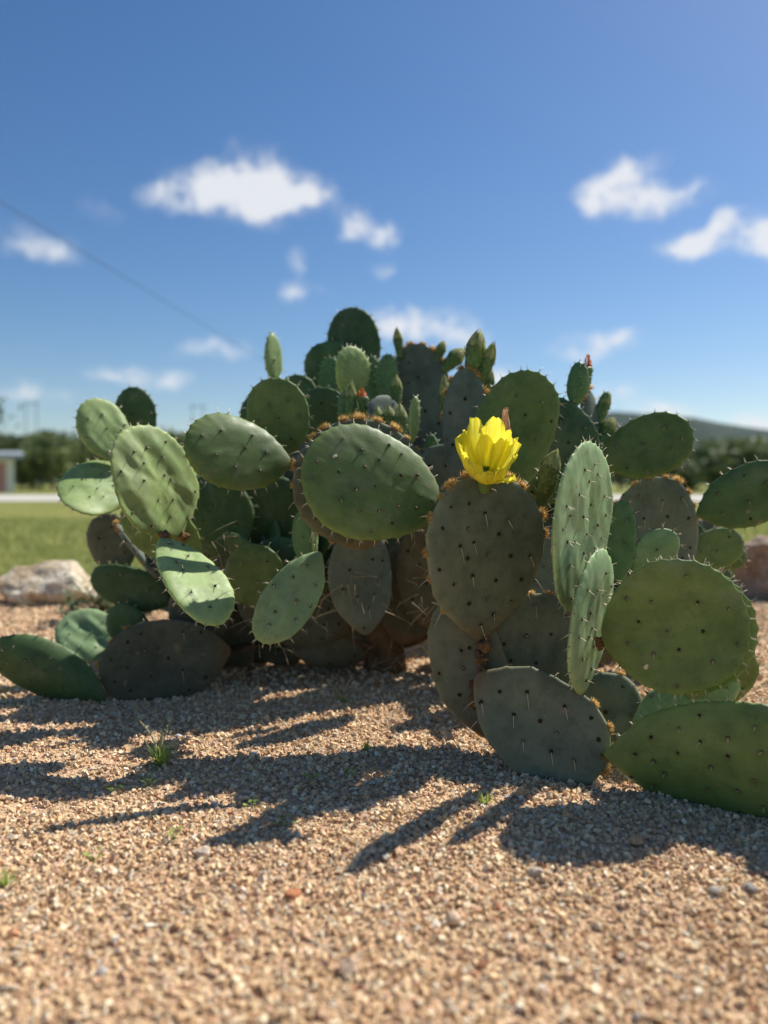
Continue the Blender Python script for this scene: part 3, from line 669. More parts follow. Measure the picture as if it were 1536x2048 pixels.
 dict(b=(1185,890,1.72), t=(1176,778,1.72), w=34, s='o', n=(.7,-.6,.2), k=.05, T=.010, tuft=1),
 dict(b=(1190,860,1.74), t=(1214,784,1.74), w=26, s='c', n=(0,-1,0), k=.05, T=.009, young=1),
 dict(b=(1180,930,1.72), t=(1230,870,1.70), w=54, s='c', n=(0,-1,0), k=.05, T=.010, young=1),
 dict(b=(1040,1040,1.5), t=(1108,940,1.43), w=52, s='g', n=(-.3,-1,0), k=.15, T=.012, rim=1.1),
 dict(b=(865,960,1.82), t=(862,868,1.82), w=34, s='c', n=(0,-1,0), k=.0, T=.009, young=1),
]
# pads on the far side, so that the plant has a body when seen from the side
rb = random.Random(5)
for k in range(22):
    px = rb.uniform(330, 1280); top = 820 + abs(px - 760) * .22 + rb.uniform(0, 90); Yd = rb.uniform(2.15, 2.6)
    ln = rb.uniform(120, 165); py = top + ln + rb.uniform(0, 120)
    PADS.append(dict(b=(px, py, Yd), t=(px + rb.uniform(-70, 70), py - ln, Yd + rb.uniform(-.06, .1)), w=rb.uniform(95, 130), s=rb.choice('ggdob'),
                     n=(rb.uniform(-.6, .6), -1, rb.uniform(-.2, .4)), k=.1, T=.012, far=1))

for k in range(30):  # extra inner pads, added to darken the interior and fill its ground shadow
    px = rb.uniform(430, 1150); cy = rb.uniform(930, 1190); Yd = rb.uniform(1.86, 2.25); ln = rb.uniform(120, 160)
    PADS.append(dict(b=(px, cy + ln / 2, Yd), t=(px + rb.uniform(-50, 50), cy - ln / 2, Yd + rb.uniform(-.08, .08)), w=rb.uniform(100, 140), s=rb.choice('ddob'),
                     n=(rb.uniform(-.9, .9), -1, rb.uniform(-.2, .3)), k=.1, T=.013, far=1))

for k in range(26):  # more pads added towards the sun, to close lit gaps in the shadow
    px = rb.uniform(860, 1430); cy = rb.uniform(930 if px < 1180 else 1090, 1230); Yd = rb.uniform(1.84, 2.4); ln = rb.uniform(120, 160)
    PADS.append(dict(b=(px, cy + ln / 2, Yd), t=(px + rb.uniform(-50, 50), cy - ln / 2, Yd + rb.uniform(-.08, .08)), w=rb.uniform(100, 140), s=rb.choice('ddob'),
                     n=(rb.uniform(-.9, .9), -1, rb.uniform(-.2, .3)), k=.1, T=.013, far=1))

for k in range(16):  # added pads turned broad to the sun, to block lit stripes on the gravel
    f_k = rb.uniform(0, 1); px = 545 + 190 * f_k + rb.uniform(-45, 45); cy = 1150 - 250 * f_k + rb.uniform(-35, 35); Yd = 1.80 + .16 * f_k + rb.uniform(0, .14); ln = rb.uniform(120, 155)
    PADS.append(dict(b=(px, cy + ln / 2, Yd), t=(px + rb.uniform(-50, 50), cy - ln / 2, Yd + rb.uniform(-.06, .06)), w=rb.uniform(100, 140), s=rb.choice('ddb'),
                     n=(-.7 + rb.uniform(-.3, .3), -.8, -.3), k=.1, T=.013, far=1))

for k in range(16):  # low pads added behind the base, to darken the lit gap beneath the plant
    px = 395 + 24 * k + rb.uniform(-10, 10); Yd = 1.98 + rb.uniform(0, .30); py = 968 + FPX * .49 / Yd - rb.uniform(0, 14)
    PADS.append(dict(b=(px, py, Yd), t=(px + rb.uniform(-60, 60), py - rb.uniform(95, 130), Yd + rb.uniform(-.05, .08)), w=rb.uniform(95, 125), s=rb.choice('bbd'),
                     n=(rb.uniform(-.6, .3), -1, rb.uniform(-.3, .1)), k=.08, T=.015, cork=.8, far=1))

def make_pad(i, S):
    rg = np.random.RandomState(500 + i); rr = random.Random(900 + i)
    B = at(*S['b']); Tp = at(*S['t']); ax = Tp - B; Ln = ax.length; ax.normalize()
    nv = Vector(S['n']); nv = (nv - ax * nv.dot(ax)).normalized(); sd = ax.cross(nv).normalized()
    mid = (B + Tp) / 2
    def proj(p):
        d = p - Vector((0, 0, CAM_H)); return Vector((d.x / d.y, d.z / d.y)) * FPX
    a2 = (proj(Tp) - proj(B)).normalized(); s2 = (proj(mid + sd * .01) - proj(mid - sd * .01)) / .02
    per = abs(s2.x * a2.y - s2.y * a2.x); T = S['T']; front = S.get('far', 0) == 0
    pxm = FPX / mid.y; base_w = max(S['w'] * .5 - T * pxm * max(0, 1 - per / pxm) * .8, 2)
    W = min(base_w / max(per, pxm * .12), .62 * Ln)
    W = max(W, .012)
    k = S['k']; pinch = S.get('pinch', .42)
    typ = S['s']; young = S.get('young', 0); old = typ in 'obm'
    near = mid.y < 1.66
    NT = 108 if near else 72; NR = 24 if near else 15
    if S.get('far'): NT, NR = 48, 10
    th = np.linspace(0, 2 * PI, NT, endpoint=False)
    ph1, ph2 = rg.uniform(0, 6, 2)
    # rim areoles
    per_len = PI * (W + Ln / 2); sp = .014 if young else (.034 if old else .021)
    nr = max(8, int(per_len / sp)); rim_t = (np.arange(nr) + rg.uniform(-.18, .18, nr)) / nr * 2 * PI
    rim_t = rim_t[np.sin(rim_t) > -.86]
    norm = max(math.cos(q) * (1 + k * math.sin(q)) for q in np.linspace(-1.5, 1.5, 60))
    def outline(tt):
        tt = np.asarray(tt, float); s = np.sin(tt)
        pf = 1 - pinch * np.clip((-s - .45) / .55, 0, 1) ** 1.6
        wob = 1 + .020 * np.sin(2 * tt + ph1) + .018 * np.sin(3 * tt + ph2) + .010 * np.sin(5 * tt + ph1 * 2) + .006 * np.sin(9 * tt + ph2 * 3)
        return W * np.cos(tt) * (1 + k * s) / norm * pf * wob, Ln / 2 * s * np.where(s > 0, .5 + .5 * wob, 1)
    scal = np.zeros(NT)
    for q in rim_t:
        dd = np.abs((th - q + PI) % (2 * PI) - PI); scal = np.maximum(scal, np.exp(-(dd / (1.6 * PI / NT)) ** 2))
    ox, oy = outline(th); bumpy = 1 + (.024 if not young else .035) * scal * (1 if near else .7)
    ox = ox * bumpy; oy = np.where(oy > -Ln * .42, oy * bumpy, oy)
    # face areoles, staggered
    sp_f = (.0125 if young else rr.uniform(.040, .047)); fa = []
    rows = int(2.4 * max(W, Ln / 2) / (sp_f * .87)) + 2; rot = rr.uniform(-.25, .25)
    for a in range(-rows, rows):
        for b_ in range(-rows, rows):
            x = (a + .5 * (b_ % 2)) * sp_f * 1.06; y = b_ * sp_f * .92
            x, y = x * math.cos(rot) - y * math.sin(rot), x * math.sin(rot) + y * math.cos(rot)
            x += rr.gauss(0, sp_f * .17); y += rr.gauss(0, sp_f * .17)
            tt = math.atan2(y / (Ln / 2), x / W); o_ = outline([tt]); ro = math.hypot(float(o_[0][0]), float(o_[1][0])); rn = math.hypot(x, y) / max(ro, 1e-4)
            if rn < .86 and y > -Ln * .42: fa.append((x, y, 1))
    fa_b = [(x + rr.gauss(0, .004), y + rr.gauss(0, .004), -1) for x, y, _ in fa]
    wr = S.get('wr', .12); wo = rg.uniform(0, 50, 2); wa = rr.uniform(-.7, .7)
    cup = S.get('cup', rr.uniform(-.4, .4)); cur = rr.uniform(-.3, .3)
    FA = np.array(fa) if fa else np.zeros((0, 3))
    def surf(x, y, rn, side):
        x = np.asarray(x, float); y = np.asarray(y, float)
        neck = 1 + .35 * np.clip((-y / (Ln / 2) - .6) / .4, 0, 1)
        z = side * T * neck * np.sqrt(np.clip(1 - np.clip(rn, 0, 1) ** 5, 0, 1)) * (1 - .12 * np.clip(rn, 0, 1) ** 2)
        u = x * math.cos(wa) + y * math.sin(wa); v = -x * math.sin(wa) + y * math.cos(wa)
        fold = noise3(u * 34 + wo[0], v * 12 + wo[1], side, 3 + i) * .6 + noise3(u * 75 + wo[0], v * 30, side, 5 + i) * .28 + noise3(u * 18, v * 8 + wo[1], side, 8 + i) * .6
        fade = np.clip(1 - rn ** 4, 0, 1)
        z = z + fold * .0055 * wr * fade + .0008 * noise3(x * 22 + wo[1], y * 22, side, 9) * fade
        z = z + cup * x * x / max(W, .02) * .35 + cur * y * y / Ln * .35 + .0045 * np.sin(y / Ln * 3 + ph1) * (W > .05)
        if len(FA) and not S.get('far'):
            for (q, w_, _) in fa: z = z + side * .0013 * np.exp(-((x - q) ** 2 + (y - w_) ** 2) / .0062 ** 2) * fade
        return z
    rad = np.sin(np.linspace(0, PI / 2, NR + 1)[1:]) ** .8
    rad[-1] = 1
    vs = []; tone = []
    nv_ = 0
    def spot(x, y):
        g = np.zeros_like(x)
        for (q, w_, _) in fa: g = np.maximum(g, np.exp(-((x - q) ** 2 + (y - w_) ** 2) / (.0045 if not young else .002) ** 2))
        return g * .45
    ring_ids = {}
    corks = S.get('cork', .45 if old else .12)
    for side in (1, -1):
        rings = []
        for j, r in enumerate(rad):
            if side == -1 and j == NR - 1: rings.append(ring_ids[(1, j)]); continue
            x = ox * r; y = oy * r; z = surf(x, y, np.full(NT, r), side)
            ids = np.arange(nv_, nv_ + NT); nv_ += NT
            vs.append(np.stack([x, y + Ln / 2, z], -1)); rings.append(ids); ring_ids[(side, j)] = ids
            yy = (y / (Ln / 2)); cork_v = np.clip((-yy - .60) / .4, 0, 1) ** 1.3 * corks * 1.3 + (corks >= 1) * .22
            tone.append(np.stack([np.clip(cork_v, 0, 1), spot(x, y) if (near and side == 1) else 0 * x, 0 * x + max(0, (r - .9) / .1) ** 1.5 * .6, 1 + 0 * x], -1))
        cz = float(surf([0.], [0.], np.zeros(1), side)[0]); vs.append(np.array([[0, Ln / 2, cz]])); tone.append(np.array([[0, 0, 0, 1.]])); ring_ids[(side, 'c')] = nv_; nv_ += 1
        ring_ids[(side, 'all')] = rings
    fs = []
    nxt = np.roll(np.arange(NT), -1)
    for side in (1, -1):
        rings = ring_ids[(side, 'all')]; c = ring_ids[(side, 'c')]
        q = [np.stack([rings[j], rings[j][nxt], rings[j + 1][nxt], rings[j + 1]], -1) for j in range(NR - 1)]
        q = np.concatenate(q)
        if side == 1: q = q[:, ::-1]
        fs.append(q)
        t0 = np.stack([rings[0], rings[0][nxt], np.full(NT, c), np.full(NT, c)], -1)
        fs.append(('tri', t0[:, :3] if side == 1 else t0[:, [1, 0, 2]]))
    faces = []
    for f in fs:
        if isinstance(f, tuple): faces += [tuple(a) for a in f[1].tolist()]
        else: faces += [tuple(a) for a in f.tolist()]
    me = bpy.data.meshes.new('pad'); me.from_pydata(np.concatenate(vs).tolist(), [], faces)
    me.polygons.foreach_set('use_smooth', [True] * len(me.polygons)); me.materials.append(M[typ])
    ca = me.color_attributes.new('tone', 'FLOAT_COLOR', 'POINT'); ca.data.foreach_set('color', np.concatenate(tone).astype(np.float32).ravel())
    me.update()
    o = link('young_pad' if young else 'pad', me, cactus)
    Rm = Matrix((sd, ax, nv)).transposed()
    # right handed: sd x ax = nv
    if Rm.determinant() < 0: Rm = Matrix((-sd, ax, nv)).transposed()
    o.matrix_local = Matrix.Translation(B - ORG) @ Rm.to_4x4()
    if S.get('lab'): o['label'] = S['lab']
    # ---- areoles, spines, glochids (local frame; "down" in local axes)
    if S.get('far'): return o
    down = Rm.inverted() @ Vector((0, 0, -1))
    ar = MB(); spn = MB(); gl = MB()
    def nrm(x, y, side):
        e = .002; z0 = float(surf([x], [y], np.full(1, .3), side)[0]); zx = float(surf([x + e], [y], np.full(1, .3), side)[0]); zy = float(surf([x], [y + e], np.full(1, .3), side)[0])
        return z0, Vector((-(zx - z0) / e, -(zy - z0) / e, 1)).normalized() * side
    def dome(p, n_, r, h, m0, m1):
        a = n_.orthogonal().normalized(); b_ = n_.cross(a); vs = []; 
        for (q, hh_) in ((1.0, -.3), (.62, .55)):
            for kk in range(7):
                an = 2 * PI * kk / 7 + rr.uniform(-.2, .2); vs.append(p + (a * math.cos(an) + b_ * math.sin(an)) * r * q * rr.uniform(.8, 1.15) + n_ * h * hh_)
        vs.append(p + n_ * h)
        f = [(kk, (kk + 1) % 7, 7 + (kk + 1) % 7, 7 + kk) for kk in range(7)]; f2 = [(7 + kk, 7 + (kk + 1) % 7, 14) for kk in range(7)]
        ar.add(vs, f + f2, [m0] * 7 + [m1] * 7)
    det = mid.y < 1.75
    allf = fa + (fa_b if det else [])
    for (x, y, side) in allf:
        # height at the true normalised radius
        tt = math.atan2(y / (Ln / 2), x / W); o_ = outline([tt]); rn = math.hypot(x, y) / math.hypot(float(o_[0][0]), float(o_[1][0]))
        z = float(surf([x], [y], np.full(1, rn), side)[0]); n_ = nrm(x, y, side)[1]
        p = Vector((x, y + Ln / 2, z)); r = (.0040 if old else .0030) * rr.uniform(.75, 1.2) * (.45 if young else 1)
        dome(p, n_, r, r * .75, 0, 0 if rr.random() < (.65 if old else .3) else 1)
        if young:
            d = (n_ + Vector((0, 1, 0)) * .6 + Vector((rr.gauss(0, .2), rr.gauss(0, .2), 0))); spn.spike(p, d, rr.uniform(.004, .007), .0010); continue
        if old:
            if rr.random() < .42 * S.get('curl', .25):
                d = (n_ * .8 + down * .7 + Vector((rr.gauss(0, .35), rr.gauss(0, .35), 0))); spn.spike(p, d, rr.uniform(.012, .024), .0010, bend=down * .65 + Vector((rr.gauss(0, .25), 0, 0)), steps=4)
        else:
            kk = rr.choice([0, 1, 1, 2]) if typ in 'gd' else rr.choice([1, 1, 2])
            for _ in range(kk):
                lnn = rr.uniform(.007, .013) if typ in 'gd' else rr.uniform(.012, .021)
                d = (n_ + down * rr.uniform(.1, .7) + Vector((rr.gauss(0, .28), rr.gauss(0, .28), 0))); spn.spike(p, d, lnn, .00085, bend=down * .12, steps=2, mat=0 if rr.random() < .6 else 1)
    for q in rim_t:
        o_ = outline([q]); x = float(o_[0][0]); y = float(o_[1][0]); e = .02
        o1 = outline([q - e, q + e]); tg = Vector((float(o1[0][1] - o1[0][0]), float(o1[1][1] - o1[1][0]), 0)).normalized(); on = Vector((tg.y, -tg.x, 0))
        z = float(surf([x], [y], np.ones(1), 1)[0]); p = Vector((x, y + Ln / 2, z)) + on * .0008
        up = math.sin(q)
        dome(p, on, (.0034 if old else .0024) * (.5 if young else 1), .0018 if not young else .001, 0, 0 if old else 1)
        if young:
            for _ in range(2): spn.spike(p, on + Vector((rr.gauss(0, .2), rr.gauss(0, .2) + .3, rr.gauss(0, .4))), rr.uniform(.005, .009), .0011)
            continue
        kk = rr.choice([1, 2, 2, 3]) if not old else (1 if rr.random() < .35 else 0)
        for _ in range(kk):
            lnn = rr.uniform(.008, .016) * S.get('rim', 1) if not old else rr.uniform(.014, .03)
            d = on + Vector((rr.gauss(0, .25), rr.gauss(0, .25), rr.gauss(0, .5))) + down * .15
            spn.spike(p, d, lnn, .0009, bend=(down * .5 if old else down * .1), steps=4 if old else 2)
        if old and S.get('tuft', 0) and (up > .05 or rr.random() < .3) and rr.random() < .55 + .4 * S['tuft'] * max(up, .2):
            sz = rr.uniform(.6, 1.25) * (.55 + .55 * min(S['tuft'], 1)) * (.6 + .5 * max(up, 0))
            n_n = int(190 * sz)
            for _ in range(n_n):
                off_ = Vector((rr.gauss(0, 1), rr.gauss(0, 1), rr.gauss(0, 1))) * .0030 * sz; off_ -= on * off_.dot(on)
                d = on * rr.uniform(.5, 1.2) + Vector((rr.gauss(0, .5), rr.gauss(0, .5), rr.gauss(0, .6)))
                gl.spike(p + off_ * 1.5, d, rr.uniform(.005, .0125) * sz, .00042, mat=0 if rr.random() < .72 else 1)
    if S.get('scar'):
        x, y = S['scar'][0], S['scar'][1] * Ln; z, n_ = nrm(x, y, 1); sm = MB(); a = n_.orthogonal().normalized(); b_ = n_.cross(a); p = Vector((x, y + Ln / 2, z + .0002))
        sm.add([p + (a * math.cos(q) + b_ * math.sin(q) * 1.5) * .0032 * rr.uniform(.7, 1.2) for q in np.linspace(0, 2 * PI, 12, endpoint=False)] + [p + n_ * .0009], [(k, (k + 1) % 12, 12) for k in range(12)])
        sm.build('scar', M['spine'], o)
    if ar.n: tag(ar.build('areoles', [M['areole_dark'], M['areole_tan']], o), kind='stuff')
    if spn.n: tag(spn.build('spines', [M['spine'], M['spine_dark']], o), kind='stuff')
    if gl.n: tag(gl.build('glochids', [M['glochid'], M['rust']], o), kind='stuff')
    return o
pad_objs = [make_pad(i, S) for i, S in enumerate(PADS)]

# woody trunk, limbs, dead spines and straw in the heart of the plant
tk = MB()
def stem(pts, rad):
    vs = []
    P_ = [Vector(p) - ORG for p in pts]; seg = 18; n = 22; vv = []
    for i in range(n + 1):
        t_ = i / n * (len(P_) - 1); j = min(int(t_), len(P_) - 2); f = t_ - j; c = P_[j].lerp(P_[j + 1], f * f * (3 - 2 * f)); r = rad[j] * (1 - f) + rad[j + 1] * f
        for k in range(seg):
            a = 2 * PI * k / seg; nn = 1 + .16 * float(fbm(np.array([math.cos(a) * 2 + c.x * 9]), np.array([math.sin(a) * 2]), np.array([i * .3]), 4)[0])
            vv.append(c + Vector((math.cos(a), math.sin(a) * .9, 0)) * r * nn)
    fs = [(i * seg + k, i * seg + (k + 1) % seg, (i + 1) * seg + (k + 1) % seg, (i + 1) * seg + k) for i in range(n) for k in range(seg)]
    tk.add(vv, fs)
stem([at(772, 1345, 2.05) - Vector((0, 0, .02)), at(770, 1290, 2.03), at(735, 1210, 2.0), at(720, 1120, 1.98)], [.060, .050, .052, .035])
stem([at(770, 1300, 2.03), at(830, 1240, 2.0), at(900, 1220, 1.85), at(965, 1330, 1.55)], [.045, .04, .03, .022])
stem([at(760, 1300, 2.03), at(650, 1260, 2.0), at(500, 1290, 1.95), at(440, 1310, 1.88)], [.045, .042, .035, .02])
stem([at(760, 1270, 2.04), at(760, 1150, 2.1), at(740, 1000, 2.15), at(720, 780, 2.12)], [.045, .04, .035, .02])
stem([at(800, 1290, 2.05), at(1000, 1180, 2.0), at(1200, 1180, 1.9), at(1300, 1200, 1.8)], [.045, .04, .035, .02])
stem([at(740, 1230, 2.02), at(500, 1120, 2.0), at(350, 1130, 1.9), at(260, 1060, 1.95)], [.04, .035, .03, .02])
tk.build('trunk', M['cork'], cactus)
ds = MB(); rr = random.Random(77)
for (px, py, Yd, n) in [(700,1180,1.72,12),(820,1170,1.80,12),(650,1270,1.85,8),(430,1080,1.7,12),(880,1150,1.7,7),(760,1330,1.95,16),(1240,1480,1.45,8),(860,1230,1.75,8),(560,1290,1.8,8),(1060,1200,1.5,5)]:
    for _ in range(n):
        p = at(px + rr.gauss(0, 34), py + rr.gauss(0, 30), Yd + rr.gauss(0, .03)); d = Vector((rr.gauss(0, 1), rr.gauss(0, .5), rr.gauss(-.35, .8)))
        ds.spike(p - ORG, d, rr.uniform(.03, .075), .0011, bend=Vector((0, 0, -.15)), steps=3)
tag(ds.build('dead_spines', M['straw'], cactus), kind='stuff')

# swollen woody joints between pads
for k, (px, py, Yd, rx, rz) in enumerate([(967, 1290, 1.385, .013, .012), (962, 1318, 1.382, .012, .014), (966, 1345, 1.38, .011, .013), (956, 1372, 1.378, .014, .014), (948, 1402, 1.36, .013, .013),
        (1207, 1513, 1.255, .010, .014), (884, 1022, 1.432, .009, .012), (366, 1074, 1.645, .013, .012), (1151, 1222, 1.368, .012, .010), (1160, 1390, 1.292, .011, .010), (586, 926, 1.556, .010, .012), (1200, 1284, 1.25, .009, .013), (330, 1070, 1.475, .010, .010)]):
    me = rock_mesh('woody_joint', 1, 60 + k, M['cork'], 4, (rx, .011, rz), 1.4)
    o = link('woody_joint', me, cactus, at(px, py, Yd) - ORG); g_ = MB(); rj = random.Random(k)
    for c_ in range(3 if k < 5 else 2):
        d0 = Vector((rj.gauss(0, 1), -abs(rj.gauss(.7, .4)), rj.gauss(0, .8))).normalized(); p0_ = Vector((d0.x * rx, d0.y * .011, d0.z * rz)) * .9
        for _ in range(45): g_.spike(p0_ + Vector((rj.gauss(0, 1), rj.gauss(0, 1), rj.gauss(0, 1))) * .0016, d0 + Vector((rj.gauss(0, .5), rj.gauss(0, .5), rj.gauss(0, .5))), rj.uniform(.003, .007), .0004, mat=0 if rj.random() < .4 else 1)
    tag(g_.build('glochids', [M['glochid'], M['rust']], o), kind='stuff')

# ------------------------------------------------------------------ buds and withered flowers
def frame(B, Tp):
    ax = (Tp - B); Ln = ax.length; ax.normalize(); a = Vector((0, -1, 0)); a = (a - ax * a.dot(ax)).normalized(); return ax, Ln, ax.cross(a), a
def make_bud(b, t_, wpx, kind, seed, skin='c'):
    rr = random.Random(seed); B, Tp = at(*b), at(*t_); ax, Ln, sx_, sy_ = frame(B, Tp)
    W = wpx / FPX * b[2] / 2; Rm = Matrix((sx_, sy_, ax)).transposed()
    q = MB(); seg = 20; ns = 14; body = .68 if kind != 'cone' else .62
    vv = []
    for j in range(ns + 1):
        f = j / ns; r = W * (.45 + .62 * f - .10 * f ** 3) * (1 if f < .95 else .9)
        for k in range(seg):
            a = 2 * PI * k / seg; bb = .09 * max(0, math.sin(a * 5 + (f * 14))) * max(0, math.sin(f * 16 + a)); vv.append((math.cos(a) * r * (1 + bb), math.sin(a) * r * (1 + bb), f * Ln * body))
    fs = [(j * seg + k, j * seg + (k + 1) % seg, (j + 1) * seg + (k + 1) % seg, (j + 1) * seg + k) for j in range(ns) for k in range(seg)] + [tuple(ns * seg + k for k in range(seg))]
    q.add(vv, fs)
    o = q.build('withered_flower' if kind == 'wilt' or kind == 'wiltp' else 'flower_bud', M[skin], cactus)
    o.matrix_local = Matrix.Translation(B - ORG) @ Rm.to_4x4()
    cr = MB()
    if kind in ('wilt', 'wiltp'):
        for k in range(9):
            a = 2 * PI * k / 9 + rr.uniform(-.2, .2); n = 7; vs = []
            for i in range(n):
                f = i / (n - 1); rad_ = W * (.55 + .25 * math.sin(f * 5 + k)) * (1 - .35 * f); z = Ln * (body - .02 + (1.02 - body) * f * rr.uniform(.9, 1.1))
                for s in (-1, 0, 1):
                    an = a + s * .5 * (1 - .4 * f) + rr.uniform(-.12, .12); rq = rad_ * rr.uniform(.75, 1.2); vs.append((math.cos(an) * rq, math.sin(an) * rq, z))
            cr.add(vs, [(i * 3 + s, i * 3 + s + 1, i * 3 + s + 4, i * 3 + s + 3) for i in range(n - 1) for s in (0, 1)])
        cr.build('dried_petals', M['wilt' if kind == 'wilt' else 'wilt_pink'], o)
    else:
        core = [(math.cos(2 * PI * k / 10) * W * rq, math.sin(2 * PI * k / 10) * W * rq, Ln * zq) for zq, rq in ((body - .04, .92), (body + .08, .86), (body + .18, .55), (body + .27, .2), (body + .32, .02)) for k in range(10)]
        cr.add(core, [(a_ * 10 + k, a_ * 10 + (k + 1) % 10, a_ * 10 + 10 + (k + 1) % 10, a_ * 10 + 10 + k) for a_ in range(4) for k in range(10)], 0)
        for ring, (n, z0, ln_, op, mi) in enumerate(((8, body - .10, .26, .18, 1), (7, body - .03, .34, .04, 0), (5, body, .36, -.02, 0))):
            for k in range(n):
                a = 2 * PI * (k + .5 * ring) / n + rr.uniform(-.15, .15); vs = []; m_ = 6
                L2 = Ln * ln_ * rr.uniform(.85, 1.12); w0 = W * 1.75 / n * 2.2
                for i in range(m_ + 1):
                    f = i / m_; rr_ = W * ((1.02 - .1 * ring) * (1 - f ** 1.7 * .92) + op * f) + .0004; z = Ln * z0 + L2 * f; hw = w0 * (1 - f ** 1.5) * (.8 + .6 * f)
                    for s in (-1, 0, 1):
                        vs.append((math.cos(a) * rr_ - math.sin(a) * hw * s * .5, math.sin(a) * rr_ + math.cos(a) * hw * s * .5, z) if s else (math.cos(a) * (rr_ + .0006), math.sin(a) * (rr_ + .0006), z))
                cr.add(vs, [(i * 3 + s, i * 3 + s + 1, i * 3 + s + 4, i * 3 + s + 3) for i in range(m_) for s in (0, 1)], mi)
        tag(cr.build('sepals', [M['sepal'], M['sepal_green']], o), kind='stuff')
    lfm = MB()
    for j in range(5):
        for k in range(6):
            a = 2 * PI * (k + .5 * (j % 2)) / 6 + rr.uniform(-.2, .2); f = (j + .8) / 6; r_ = W * (.45 + .62 * f - .10 * f ** 3)
            e = Vector((math.cos(a), math.sin(a), 0)); tt_ = Vector((-math.sin(a), math.cos(a), 0)) * W * .16; c0 = e * r_ + Vector((0, 0, f * Ln * body))
            tip = c0 + e * W * .30 + Vector((0, 0, W * rr.uniform(.4, .75))); lfm.add([c0 - tt_, c0 + tt_, c0.lerp(tip, .5) + tt_ * .7 + e * .0006, tip, c0.lerp(tip, .5) - tt_ * .7 + e * .0006], [(0, 1, 2, 3, 4)])
    tag(lfm.build('scale_leaves', M['sepal_green'], o), kind='stuff')
    sp = MB()
    for j in range(6):
        for k in range(7):
            a = 2 * PI * (k + .5 * (j % 2)) / 7; f = (j + .5) / 6.5; r = W * (.45 + .62 * f - .10 * f ** 3)
            d = Vector((math.cos(a), math.sin(a), .55 + rr.gauss(0, .2)))
            sp.spike((math.cos(a) * r, math.sin(a) * r, f * Ln * body), d, rr.uniform(.004, .008), .0007)
    tag(sp.build('spines', M['spine'], o), kind='stuff')
    return o
BUDS = [((1080,985,1.43),(1113,902,1.41),42,'bud','g'), ((940,755,1.62),(958,664,1.62),42,'bud','c'), ((955,775,1.63),(988,688,1.62),30,'bud','c'), ((972,805,1.64),(982,738,1.64),22,'bud','c'),
 ((898,860,1.72),(888,755,1.72),28,'bud','c'), ((800,716,1.95),(793,653,1.95),20,'cone','c'), ((872,724,1.95),(889,680,1.95),22,'cone','c'), ((884,742,1.95),(928,698,1.95),34,'bud','c'),
 ((1172,785,1.69),(1177,711,1.69),22,'wilt','c'), ((1195,890,1.72),(1228,836,1.71),34,'bud','c'), ((1192,850,1.74),(1221,782,1.74),24,'cone','c'), ((728,830,1.8),(724,778,1.8),24,'wilt','c'),
 ((758,870,1.74),(755,815,1.74),26,'bud','c'), ((780,872,1.74),(778,812,1.74),26,'bud','c'), ((804,875,1.72),(800,812,1.72),28,'bud','c'), ((794,815,1.82),(792,752,1.82),24,'bud','c'),
 ((1006,960,1.47),(1013,818,1.45),27,'wiltp','c'), ((700,850,1.8),(702,765,1.8),26,'bud','c')]
for i, (b, t_, wpx, kd, sk) in enumerate(BUDS): make_bud(b, t_, wpx, kd, 40 + i, sk)

